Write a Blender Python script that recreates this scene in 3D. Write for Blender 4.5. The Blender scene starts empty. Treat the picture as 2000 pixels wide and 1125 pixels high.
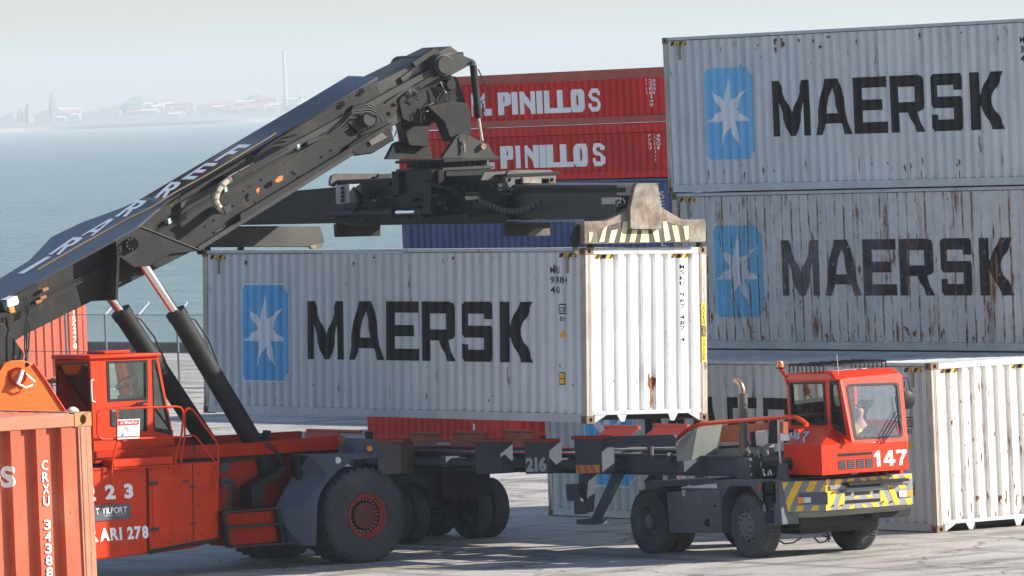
import bpy, bmesh, math, random
from mathutils import Vector, Matrix
random.seed(7)
SC = bpy.context.scene
COL = SC.collection
R_ = math.radians

# ---------------------------------------------------------------- camera
F_PX, CAM_H = 14457.7, 7.6393
PITCH, ROLL, YAW = R_(1.4414), R_(2.4179), R_(33.0149)
cam_d = bpy.data.cameras.new('camera'); cam = bpy.data.objects.new('camera', cam_d); COL.objects.link(cam)
SC.camera = cam
cam_d.sensor_width = 36.0; cam_d.lens = F_PX / 2000 * 36.0
cam_d.clip_start = 1.0; cam_d.clip_end = 60000
def _view(x, y, z):                      # view-aligned (right, forward, up) -> world
    c, s = math.cos(-YAW), math.sin(-YAW)
    return Vector((c*x - s*y, s*x + c*y, z))
_f = _view(0, math.cos(PITCH), -math.sin(PITCH)); _r = _view(1, 0, 0); _u = _r.cross(_f)
_cr, _sr = math.cos(ROLL), math.sin(ROLL)
_right = _cr*_r - _sr*_u; _up = _sr*_r + _cr*_u
m3 = Matrix((_right, _up, -_f)).transposed()
cam.matrix_world = Matrix.Translation((0, 0, CAM_H)) @ m3.to_4x4()

# ---------------------------------------------------------------- light
SUN_AZ, SUN_EL = R_(54), R_(26)          # azimuth measured from -Y towards +X
SUN = Vector((math.sin(SUN_AZ)*math.cos(SUN_EL), -math.cos(SUN_AZ)*math.cos(SUN_EL), math.sin(SUN_EL)))
sl = bpy.data.lights.new('sun', 'SUN'); sun = bpy.data.objects.new('sun', sl); COL.objects.link(sun)
sl.energy = 5.0; sl.color = (1.0, .95, .87); sl.angle = R_(0.53); sl.color = (1.0, 0.94, 0.85)
sun.rotation_euler = SUN.to_track_quat('Z', 'Y').to_euler()
W = bpy.data.worlds.new('World'); SC.world = W; W.use_nodes = True
nt = W.node_tree; bg = nt.nodes['Background']
sky = nt.nodes.new('ShaderNodeTexSky'); sky.sky_type = 'NISHITA'; sky.sun_disc = False
sky.sun_elevation = SUN_EL; sky.sun_rotation = math.atan2(SUN.x, SUN.y)
sky.air_density = 1.0; sky.dust_density = 0.8; sky.ozone_density = 1.2; sky.altitude = 10
tint = nt.nodes.new('ShaderNodeMix'); tint.data_type = 'RGBA'; tint.blend_type = 'MULTIPLY'; tint.inputs[0].default_value = 1; tint.inputs[7].default_value = (.96, .975, 1.06, 1)
nt.links.new(sky.outputs[0], tint.inputs[6]); nt.links.new(tint.outputs[2], bg.inputs[0]); bg.inputs[1].default_value = 0.078
SC.view_settings.view_transform = 'Standard'; SC.view_settings.look = 'None'
SC.view_settings.exposure = 1.0; SC.view_settings.gamma = 1.0
SC.render.engine = 'CYCLES'

# ---------------------------------------------------------------- pixel ray -> point on an axis plane
def at(px, py, ax, val):
    X, Y = px - 1000, py - 562.5
    x, y = _cr*X - _sr*Y, _sr*X + _cr*Y
    c, s = math.cos(PITCH), math.sin(PITCH)
    d = _view(x, F_PX*c - y*s, -F_PX*s - y*c)
    i = 'XYZ'.index(ax); o = Vector((0, 0, CAM_H))
    return o + d * ((val - o[i]) / d[i])

def at_plane(px, py, o, n):
    X, Y = px-1000, py-562.5; x, y = _cr*X-_sr*Y, _sr*X+_cr*Y; c, s = math.cos(PITCH), math.sin(PITCH)
    d = _view(x, F_PX*c-y*s, -F_PX*s-y*c); C_ = Vector((0, 0, CAM_H)); return C_+d*((o-C_).dot(n)/d.dot(n))

# ---------------------------------------------------------------- materials
MATS = {}
def N(nt, t, **k):
    n = nt.nodes.new(t)
    for a, b in k.items(): setattr(n, a, b)
    return n
def mat(name, col, rough=.5, metal=0., var=.12, rust=0., dirt=0., bump=0., scale=1.0, rib=None, rustcol=(.17, .062, .022),
        spec=.3, coat=0., fade=None, emit=None, alpha=None, trans=0., grime=0., flake=0., band=None):
    if name in MATS: return MATS[name]
    m = bpy.data.materials.new(name); m.use_nodes = True; nt = m.node_tree; L = nt.links
    b = nt.nodes['Principled BSDF']
    tc = N(nt, 'ShaderNodeTexCoord'); P = tc.outputs['Object']
    def noise(sc, det=5, rgh=.6, vec=(1, 1, 1), off=(0, 0, 0)):
        mp = N(nt, 'ShaderNodeMapping'); mp.inputs['Scale'].default_value = vec; mp.inputs['Location'].default_value = off
        L.new(P, mp.inputs[0]); n = N(nt, 'ShaderNodeTexNoise'); n.inputs['Scale'].default_value = sc
        n.inputs['Detail'].default_value = det; n.inputs['Roughness'].default_value = rgh
        L.new(mp.outputs[0], n.inputs['Vector']); return n.outputs['Fac']
    def ramp(v, a, c):
        r = N(nt, 'ShaderNodeMapRange'); r.inputs['From Min'].default_value = a; r.inputs['From Max'].default_value = c
        r.interpolation_type = 'SMOOTHSTEP'; L.new(v, r.inputs['Value']); return r.outputs['Result']
    def mth(op, a, c):
        n = N(nt, 'ShaderNodeMath', operation=op)
        for i, v in enumerate((a, c)):
            if isinstance(v, (int, float)): n.inputs[i].default_value = v
            else: L.new(v, n.inputs[i])
        return n.outputs[0]
    def mix(fac, a, c):
        n = N(nt, 'ShaderNodeMix', data_type='RGBA')
        if isinstance(fac, (int, float)): n.inputs[0].default_value = fac
        else: L.new(fac, n.inputs[0])
        for i, v in ((6, a), (7, c)):
            if isinstance(v, tuple): n.inputs[i].default_value = (*v[:3], 1)
            else: L.new(v, n.inputs[i])
        return n.outputs[2]
    dark = tuple(c*(1-var) for c in col); lite = tuple(min(1, c*(1+var)) for c in col)
    cur = mix(ramp(noise(.9*scale, 6, .65), .3, .7), dark, lite)
    if fade: cur = mix(mth('MULTIPLY', ramp(noise(.5*scale, 4, .6, off=(3, 8, 1)), .45, .75), .8), cur, fade)
    rg = rough
    if dirt > 0:
        st = ramp(noise(4.5*scale, 5, .65, (1.6, 1.6, .09)), .5, .78)
        cur = mix(mth('MULTIPLY', st, dirt), cur, tuple(c*.45+.012 for c in col))
    if band:  # rib shade put into the colour: recessed flats darker and bluer
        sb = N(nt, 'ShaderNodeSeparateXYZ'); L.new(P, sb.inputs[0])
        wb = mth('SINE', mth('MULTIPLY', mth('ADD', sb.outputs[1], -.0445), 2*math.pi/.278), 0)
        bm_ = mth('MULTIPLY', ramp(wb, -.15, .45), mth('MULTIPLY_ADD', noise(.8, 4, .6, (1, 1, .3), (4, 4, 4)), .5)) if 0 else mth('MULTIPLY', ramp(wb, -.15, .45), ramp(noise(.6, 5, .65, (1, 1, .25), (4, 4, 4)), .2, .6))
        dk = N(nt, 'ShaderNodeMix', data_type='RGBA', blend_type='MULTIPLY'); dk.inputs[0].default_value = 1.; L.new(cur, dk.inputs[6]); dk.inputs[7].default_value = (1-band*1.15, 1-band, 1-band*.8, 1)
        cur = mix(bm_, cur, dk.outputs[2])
    if grime > 0:
        g = ramp(noise(2.2*scale, 6, .7, off=(5, 2, 9)), .5, .8)
        cur = mix(mth('MULTIPLY', g, grime), cur, (.09, .08, .07))
    rusts = None
    if rust > 0:
        a = mth('MULTIPLY', ramp(noise(3.0*scale, 6, .72, (1.5, 1.5, .22), (1, 4, 2)), .66-.22*rust, .74-.15*rust),
                ramp(noise(9*scale, 5, .7, (1, 1, .35)), .42-.1*rust, .58))
        s = ramp(noise(16*scale, 3, .6, (1, 1, .5), (7, 7, 7)), .72-.1*rust, .76-.08*rust)
        rusts = mth('MAXIMUM', a, s)
    if rib:
        pitch, phase, amt = rib
        sx = N(nt, 'ShaderNodeSeparateXYZ'); L.new(P, sx.inputs[0])
        w = mth('SINE', mth('MULTIPLY', mth('ADD', sx.outputs[1], phase), 2*math.pi/pitch), 0)
        e = mth('MULTIPLY', ramp(w, .1, .8), ramp(noise(1.0, 6, .78, (1, 3.2, .5), (2, 2, 2)), .60-.2*amt, .70-.2*amt))
        e = mth('MULTIPLY', e, ramp(noise(7, 4, .7, (1, 2, .4)), .36, .5))
        rusts = e if rusts is None else mth('MAXIMUM', rusts, e)
    if rusts is not None:
        rc = mix(ramp(noise(22*scale, 3, .6), .35, .65), rustcol, tuple(c*.38 for c in rustcol))
        cur = mix(rusts, cur, rc)
        rg = mth('ADD', mth('MULTIPLY', rusts, .85-rough), rough)
    if flake > 0:
        fl = ramp(noise(11*scale, 6, .75, (1, 1, .6), (4, 1, 3)), .70-.25*flake, .73-.25*flake)
        cur = mix(fl, cur, (.33, .32, .30))
    L.new(cur, b.inputs['Base Color'])
    if isinstance(rg, (int, float)):
        r2 = mth('ADD', mth('MULTIPLY', noise(6*scale, 4), .22), rg-.11); L.new(r2, b.inputs['Roughness'])
    else: L.new(rg, b.inputs['Roughness'])
    b.inputs['Metallic'].default_value = metal; b.inputs['Specular IOR Level'].default_value = spec
    if coat: b.inputs['Coat Weight'].default_value = coat
    if trans: b.inputs['Transmission Weight'].default_value = trans
    if emit: b.inputs['Emission Color'].default_value = (*emit[:3], 1); b.inputs['Emission Strength'].default_value = emit[3]
    if bump > 0:
        bn = N(nt, 'ShaderNodeBump'); bn.inputs['Strength'].default_value = bump; bn.inputs['Distance'].default_value = .02
        L.new(noise(14*scale, 5, .65), bn.inputs['Height']); L.new(bn.outputs[0], b.inputs['Normal'])
    MATS[name] = m; return m
def glass_mat(name, tint=(.8, .9, .86), refl=.12):
    if name in MATS: return MATS[name]
    m = bpy.data.materials.new(name); m.use_nodes = True; nt = m.node_tree; nt.nodes.remove(nt.nodes['Principled BSDF'])
    out = nt.nodes['Material Output']; t = N(nt, 'ShaderNodeBsdfTransparent'); t.inputs[0].default_value = (*tint, 1)
    g = N(nt, 'ShaderNodeBsdfGlossy'); g.inputs['Roughness'].default_value = .03
    fr = N(nt, 'ShaderNodeFresnel'); fr.inputs[0].default_value = 1.5
    ad = N(nt, 'ShaderNodeMath', operation='ADD'); ad.inputs[1].default_value = refl; nt.links.new(fr.outputs[0], ad.inputs[0])
    ns = N(nt, 'ShaderNodeTexNoise'); ns.inputs['Scale'].default_value = 6
    df = N(nt, 'ShaderNodeBsdfDiffuse'); df.inputs[0].default_value = (.5, .5, .48, 1)
    mr = N(nt, 'ShaderNodeMapRange'); mr.inputs[1].default_value = .45; mr.inputs[2].default_value = .8; mr.inputs[4].default_value = .08
    nt.links.new(ns.outputs[0], mr.inputs[0])
    x = N(nt, 'ShaderNodeMixShader'); nt.links.new(ad.outputs[0], x.inputs[0]); nt.links.new(t.outputs[0], x.inputs[1]); nt.links.new(g.outputs[0], x.inputs[2])
    y = N(nt, 'ShaderNodeMixShader'); nt.links.new(mr.outputs[0], y.inputs[0]); nt.links.new(x.outputs[0], y.inputs[1]); nt.links.new(df.outputs[0], y.inputs[2])
    nt.links.new(y.outputs[0], out.inputs[0]); MATS[name] = m; return m

# ---------------------------------------------------------------- objects
ROOTM = {}
def thing(name, label, cat, loc=(0, 0, 0), mtx=None, group=None, kind=None):
    o = bpy.data.objects.new(name, None); COL.objects.link(o); o.empty_display_size = .3
    m = mtx if mtx is not None else Matrix.Translation(loc)
    o.matrix_world = m; ROOTM[o.name] = m.copy()
    o['label'] = label; o['category'] = cat
    if group: o['group'] = group
    if kind: o['kind'] = kind
    return o
class MB:
    """collects shapes; build() links them as ONE mesh object"""
    def __init__(s): s.bm = bmesh.new()
    def face(s, pts):
        vs = [s.bm.verts.new(p) for p in pts]
        try: return s.bm.faces.new(vs)
        except ValueError: return None
    def hexa(s, a, b):            # two quads (lists of 4) -> closed block
        va = [s.bm.verts.new(p) for p in a]; vb = [s.bm.verts.new(p) for p in b]
        n = len(va)
        s.bm.faces.new(va[::-1]); s.bm.faces.new(vb)
        for i in range(n): s.bm.faces.new((va[i], va[(i+1) % n], vb[(i+1) % n], vb[i]))
        return s
    def box(s, x0, x1, y0, y1, z0, z1, M=None):
        a = [Vector(p) for p in ((x0, y0, z0), (x1, y0, z0), (x1, y1, z0), (x0, y1, z0))]
        b = [Vector(p) for p in ((x0, y0, z1), (x1, y0, z1), (x1, y1, z1), (x0, y1, z1))]
        if M is not None: a = [M @ p for p in a]; b = [M @ p for p in b]
        return s.hexa(a, b)
    def px(s, pts, ax, v0, v1):   # outline seen in the photo, set on plane ax=v0, with thickness to v1
        a = [at(x, y, ax, v0) for x, y in pts]; i = 'XYZ'.index(ax); b = []
        for p in a: q = p.copy(); q[i] = v1; b.append(q)
        return s.hexa(a, b)
    def pxh(s, outer, holes, ax, v0, v1):   # same with holes
        i = 'XYZ'.index(ax); loops = [[at(x, y, ax, v0) for x, y in l] for l in [outer]+holes]
        bm = s.bm; fr = []; es = []; vl = []
        for l in loops:
            vs = [bm.verts.new(p) for p in l]; vl.append(vs)
            es += [bm.edges.new((vs[k], vs[(k+1) % len(vs)])) for k in range(len(vs))]
        g = bmesh.ops.triangle_fill(bm, edges=es, use_beauty=True, use_dissolve=False)
        fs = [f for f in g['geom'] if isinstance(f, bmesh.types.BMFace)]
        e = bmesh.ops.extrude_face_region(bm, geom=fs)
        for v in e['geom']:
            if isinstance(v, bmesh.types.BMVert): v.co[i] += (v1 - v0)
        return s
    def tube(s, p0, p1, r0, r1=None, n=16, caps=True):
        p0, p1 = Vector(p0), Vector(p1); r1 = r0 if r1 is None else r1
        q = (p1-p0).to_track_quat('Z', 'Y'); A = []; B = []
        for k in range(n):
            t = 2*math.pi*k/n; d = Vector((math.cos(t), math.sin(t), 0))
            A.append(s.bm.verts.new(p0+q@(d*r0))); B.append(s.bm.verts.new(p1+q@(d*r1)))
        for k in range(n): s.bm.faces.new((A[k], A[(k+1) % n], B[(k+1) % n], B[k]))
        if caps: s.bm.faces.new(A[::-1]); s.bm.faces.new(B)
        return s
    def pipe(s, pts, r, n=8, closed=False):
        pts = [Vector(p) for p in pts]; rings = []; m = len(pts)
        for i, p in enumerate(pts):
            a = pts[i-1] if (i > 0 or closed) else p; b = pts[(i+1) % m] if (i < m-1 or closed) else p
            d = (b-a).normalized(); u = d.orthogonal().normalized() if not rings else (pu - d*pu.dot(d)).normalized()
            pu = u; w = d.cross(u)
            rings.append([s.bm.verts.new(p+(u*math.cos(2*math.pi*k/n)+w*math.sin(2*math.pi*k/n))*r) for k in range(n)])
        for i in range(m if closed else m-1):
            A, B = rings[i], rings[(i+1) % m]
            for k in range(n): s.bm.faces.new((A[k], A[(k+1) % n], B[(k+1) % n], B[k]))
        if not closed: s.bm.faces.new(rings[0][::-1]); s.bm.faces.new(rings[-1])
        return s
    def lathe(s, c, axis, prof, n=48, sgn=1, cap=True):   # prof: (radius, axial)
        c = Vector(c); rings = []
        for r, a in prof:
            ring = []
            for k in range(n):
                t = 2*math.pi*k/n; p = [r*math.cos(t), r*math.sin(t)]
                v = Vector((a*sgn, p[0], p[1])) if axis == 'X' else (Vector((p[0], a*sgn, p[1])) if axis == 'Y' else Vector((p[0], p[1], a*sgn)))
                ring.append(s.bm.verts.new(c+v))
            rings.append(ring)
        for A, B in zip(rings, rings[1:]):
            for k in range(n): s.bm.faces.new((A[k], A[(k+1) % n], B[(k+1) % n], B[k]))
        if cap and prof[0][0] > 0: s.bm.faces.new(rings[0][::-1])
        if cap and prof[-1][0] > 0: s.bm.faces.new(rings[-1])
        return s
    def build(s, name, m, parent=None, bevel=0., smooth=30, world=True, label=None, cat=None, kind=None, group=None, split=False):
        bm = s.bm
        bmesh.ops.recalc_face_normals(bm, faces=bm.faces)
        me = bpy.data.meshes.new(name)
        P = Matrix.Identity(4)
        root = parent
        while root is not None and root.name not in ROOTM: root = root.parent
        if root is not None and world: P = ROOTM[root.name].inverted(); bm.transform(P)
        bm.to_mesh(me); bm.free()
        if smooth:
            me.polygons.foreach_set('use_smooth', [True]*len(me.polygons)); me.set_sharp_from_angle(angle=R_(smooth))
        if m: me.materials.append(m)
        o = bpy.data.objects.new(name, me); COL.objects.link(o)
        if parent is not None: o.parent = parent
        if bevel > 0:
            md = o.modifiers.new('bevel', 'BEVEL'); md.width = bevel; md.segments = 2; md.limit_method = 'ANGLE'; md.angle_limit = R_(40)
            md.harden_normals = False
        if label: o['label'] = label
        if cat: o['category'] = cat
        if kind: o['kind'] = kind
        if group: o['group'] = group
        return o

# ---------------------------------------------------------------- flat lettering
def poly_mesh(loops):             # list of glyphs; glyph = [outer, hole...] in 2D -> bmesh
    bm = bmesh.new()
    for gl in loops:
        es = []
        for l in gl:
            vs = [bm.verts.new((x, y, 0)) for x, y in l]
            es += [bm.edges.new((vs[k], vs[(k+1) % len(vs)])) for k in range(len(vs))]
        bmesh.ops.triangle_fill(bm, edges=es, use_beauty=True, use_dissolve=False)
    return bm
def text_bm(txt, bold=.0, vertical=False, space=1.0):
    cu = bpy.data.curves.new('t', 'FONT'); cu.body = txt; cu.size = 1; cu.offset = bold; cu.space_character = space
    cu.resolution_u = 3; cu.fill_mode = 'FRONT'
    ob = bpy.data.objects.new('t', cu); COL.objects.link(ob)
    dg = bpy.context.evaluated_depsgraph_get(); me = bpy.data.meshes.new_from_object(ob.evaluated_get(dg))
    bm = bmesh.new(); bm.from_mesh(me)
    bpy.data.objects.remove(ob); bpy.data.curves.remove(cu); bpy.data.meshes.remove(me)
    return bm
def packed(txt, bold=.03, gap=.07):
    out = bmesh.new(); x = 0.
    for ch in txt:
        if ch == ' ': x += .38; continue
        b = text_bm(ch, bold); xs = [v.co.x for v in b.verts]; a, c = min(xs), max(xs)
        for v in b.verts: v.co.x += x-a
        x += c-a+gap; me = bpy.data.meshes.new('t'); b.to_mesh(me); b.free(); out.from_mesh(me); bpy.data.meshes.remove(me)
    return out
def fit(bm, u0, u1, v0, v1):
    xs = [v.co.x for v in bm.verts]; ys = [v.co.y for v in bm.verts]
    a, b, c, d = min(xs), max(xs), min(ys), max(ys)
    for v in bm.verts:
        v.co.x = u0+(v.co.x-a)/(b-a)*(u1-u0); v.co.y = v0+(v.co.y-c)/(d-c)*(v1-v0)
    return bm
def stack_text(chars, u0, u1, v0, v1, gap=.2, bold=.01):   # one glyph under another
    n = len(chars); h = (v1-v0)/n; out = bmesh.new()
    for k, ch in enumerate(chars):
        if ch == ' ': continue
        b = text_bm(ch, bold); t = v1-k*h
        uu = (u0+.3*(u1-u0), u1-.3*(u1-u0)) if ch in '1I' else (u0, u1)
        fit(b, *uu, t-h*(1-gap), t)
        me = bpy.data.meshes.new('t'); b.to_mesh(me); b.free(); out.from_mesh(me); bpy.data.meshes.remove(me)
    return out
def join(*bms):
    out = bmesh.new()
    for b in bms:
        me = bpy.data.meshes.new('t'); b.to_mesh(me); b.free(); out.from_mesh(me); bpy.data.meshes.remove(me)
    return out
def lay(bm, name, m, parent, fn, cuts=(), hcuts=(), world=False, label=None):   # fn(u,v) -> 3D
    for c in cuts:
        bmesh.ops.bisect_plane(bm, geom=bm.verts[:]+bm.edges[:]+bm.faces[:], plane_co=(c, 0, 0), plane_no=(1, 0, 0), dist=1e-5)
    for c in hcuts:
        bmesh.ops.bisect_plane(bm, geom=bm.verts[:]+bm.edges[:]+bm.faces[:], plane_co=(0, c, 0), plane_no=(0, 1, 0), dist=1e-5)
    for v in bm.verts: v.co = fn(v.co.x, v.co.y)
    s = MB(); s.bm.free(); s.bm = bm
    me_o = s.build(name, m, parent, smooth=0, world=world)
    if label: me_o['label'] = label
    return me_o
def quad_fn(o, ex, ey): return lambda u, v: o + ex*u + ey*v
def rect(u0, u1, v0, v1): return [[(u0, v0), (u1, v0), (u1, v1), (u0, v1)]]

GL = {
 'M': [[(0,0),(0,1),(.19,1),(.52,.37),(.81,1),(1,1),(1,0),(.83,0),(.83,.60),(.61,0),(.44,0),(.18,.60),(.18,0)]],
 'A': [[(0,0),(.29,1),(.69,1),(1,0),(.79,0),(.73,.2),(.27,.2),(.21,0)],[(.33,.38),(.67,.38),(.50,.84)]],
 'E': [[(0,0),(0,1),(1,1),(1,.81),(.23,.81),(.23,.6),(.9,.6),(.9,.41),(.23,.41),(.23,.2),(1,.2),(1,0)]],
 'R': [[(0,0),(0,1),(.9,1),(.97,.97),(1,.9),(1,.45),(.96,.38),(.84,.345),(.92,.16),(1,0),(.73,0),(.68,.14),(.54,.345),(.2,.345),(.2,0)],[(.2,.53),(.72,.53),(.72,.8),(.2,.8)]],
 'S': [[(.0,.06),(.05,0),(.95,0),(1,.06),(1,.55),(.95,.6),(.25,.6),(.25,.8),(.76,.8),(.76,.71),(1,.71),(1,.95),(.95,1),(.06,1),(0,.95),(0,.46),(.05,.4),(.74,.4),(.74,.2),(.25,.2),(.25,.29),(0,.29)]],
 'K': [[(0,0),(0,1),(.27,1),(.27,.6),(.38,.68),(.60,1),(1,1),(.70,.64),(.60,.51),(.72,.34),(1,0),(.62,0),(.40,.33),(.27,.42),(.27,0)]],
 'P': [[(0,0),(0,1),(.8,1),(.97,.9),(1,.72),(.97,.5),(.8,.4),(.45,.38),(.45,0)],[(.42,.55),(.58,.58),(.62,.7),(.56,.82),(.42,.84)]],
 'I': [[(0,0),(0,1),(1,1),(1,0)]],
 'N': [[(0,0),(0,1),(.3,1),(.68,.5),(.68,1),(1,1),(1,0),(.75,0),(.28,.62),(.28,0)]],
 'L': [[(0,0),(0,1),(.42,1),(.42,.22),(1,.22),(1,0)]],
 'O': [[(.2,0),(0,.2),(0,.8),(.22,1),(.78,1),(1,.82),(1,.2),(.78,0)],[(.5,.2),(.62,.35),(.62,.68),(.5,.84),(.38,.68),(.38,.35)]],
 'Q': [[(.18,0),(0,.18),(0,.36),(.3,.36),(.34,.2),(.6,.2),(.66,.32),(.6,.42),(.1,.55),(0,.7),(.08,.92),(.3,1),(.75,1),(.98,.86),(.98,.7),(.68,.7),(.62,.82),(.42,.82),(.36,.72),(.42,.65),(.86,.52),(1,.36),(.98,.12),(.78,0)]],
 '1': [[(.3,0),(.3,.70),(0,.58),(0,.76),(.42,1),(.68,1),(.68,0)]],
 '4': [[(.5,0),(.5,.2),(0,.2),(0,.38),(.46,1),(.76,1),(.76,.38),(.95,.38),(.95,.2),(.76,.2),(.76,0)],[(.5,.38),(.5,.72),(.25,.38)]],
 '7': [[(0,1),(0,.79),(.64,.79),(.34,.4),(.22,0),(.52,0),(.6,.34),(1,.84),(1,1)]],
 '.': [[(0,0),(0,.3),(1,.3),(1,0)]],
 'F': [[(0,0),(0,1),(1,1),(1,.8),(.36,.8),(.36,.6),(.86,.6),(.86,.41),(.36,.41),(.36,0)]],
}
def glyphs(spec, v0, v1):        # spec: (char,u0,u1)
    out = []
    for ch, a, b in spec:
        out.append([[(a+(b-a)*x, v0+(v1-v0)*y) for x, y in l] for l in GL[ch]])
    return out

# ---------------------------------------------------------------- containers
CW, CH, CL = 2.438, 2.896, 12.192
CG = 'shipping containers on the quay'
def wob(s, z, k):
    return .0028*(math.sin(2.3*s+1.7*k+1.9*math.sin(1.3*z+k)) + .8*math.sin(5.1*s-2.7*z+k*2.1))
def corr(L0, L1, pitch, f, sl, d):         # breakpoints (s, depth) of a corrugated sheet from L0 to L1
    n = max(1, int((L1-L0)/pitch)); off = ((L1-L0)-n*pitch+f)/2; pts = [(L0, 0.)]
    s = L0+off-f+ (f if False else 0)
    s = L0+off
    for k in range(n):
        if k: pts.append((s, 0.))
        else: pts.append((s, 0.))
        g = pitch-f-2*sl
        pts += [(s+sl, d), (s+sl+g, d), (s+2*sl+g, 0.)]; s += pitch
        if s+.001 > L1-.02: break
    if pts[-1][0] < L1: pts.append((L1, 0.))
    return [p for p in pts if p[0] <= L1+1e-6]
def depth_at(pts, s):
    if s <= pts[0][0]: return pts[0][1]
    for (a, da), (b, db) in zip(pts, pts[1:]):
        if a <= s <= b+1e-9: return da+(db-da)*(s-a)/max(b-a, 1e-9)
    return pts[-1][1]
def casting(mb, cx, cy, cz, sx, sy, z):    # corner casting: outer faces carry an oval hole
    # cx,cy,cz: outer corner; sx,sy: inward direction; z: 'top' / 'bot'
    dx, dy, dz = .162*sx, .178*sy, (-.118 if z == 'top' else .118)
    o = Vector((cx, cy, cz)); X = Vector((dx, 0, 0)); Y = Vector((0, dy, 0)); Z = Vector((0, 0, dz))
    def holed(o, a, b, inn, ra, rb):       # face spanned by a,b with oval hole, recess along inn
        n = 12; c = o+a/2+b/2; au, bu = a.normalized(), b.normalized()
        ring = [c+au*ra*math.cos(2*math.pi*k/n+math.pi/4)+bu*rb*math.sin(2*math.pi*k/n+math.pi/4) for k in range(n)]
        cor = [o+a+b, o+b, o, o+a]
        rv = [mb.bm.verts.new(p) for p in ring]; cv = [mb.bm.verts.new(p) for p in cor]; q = n//4
        for j in range(4):
            for k in range(q): mb.bm.faces.new((cv[j], rv[(j*q+k) % n], rv[(j*q+k+1) % n]))
            mb.bm.faces.new((cv[j], rv[((j+1)*q) % n], cv[(j+1) % 4]))
        iv = [mb.bm.verts.new(p+inn) for p in ring]
        for k in range(n): mb.bm.faces.new((rv[k], rv[(k+1) % n], iv[(k+1) % n], iv[k]))
        mb.bm.faces.new(iv)
    holed(o, X, Z, Y.normalized()*.06, .032, .04)
    holed(o, Y, Z, X.normalized()*.06, .028, .04)
    holed(o, X, Y, Z.normalized()*.05, .032, .06)
    p = o+X; mb.face([p, p+Y, p+Y+Z, p+Z]); p = o+Y; mb.face([p, p+X, p+X+Z, p+Z]); p = o+Z; mb.face([p, p+X, p+X+Y, p+Y])
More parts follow.
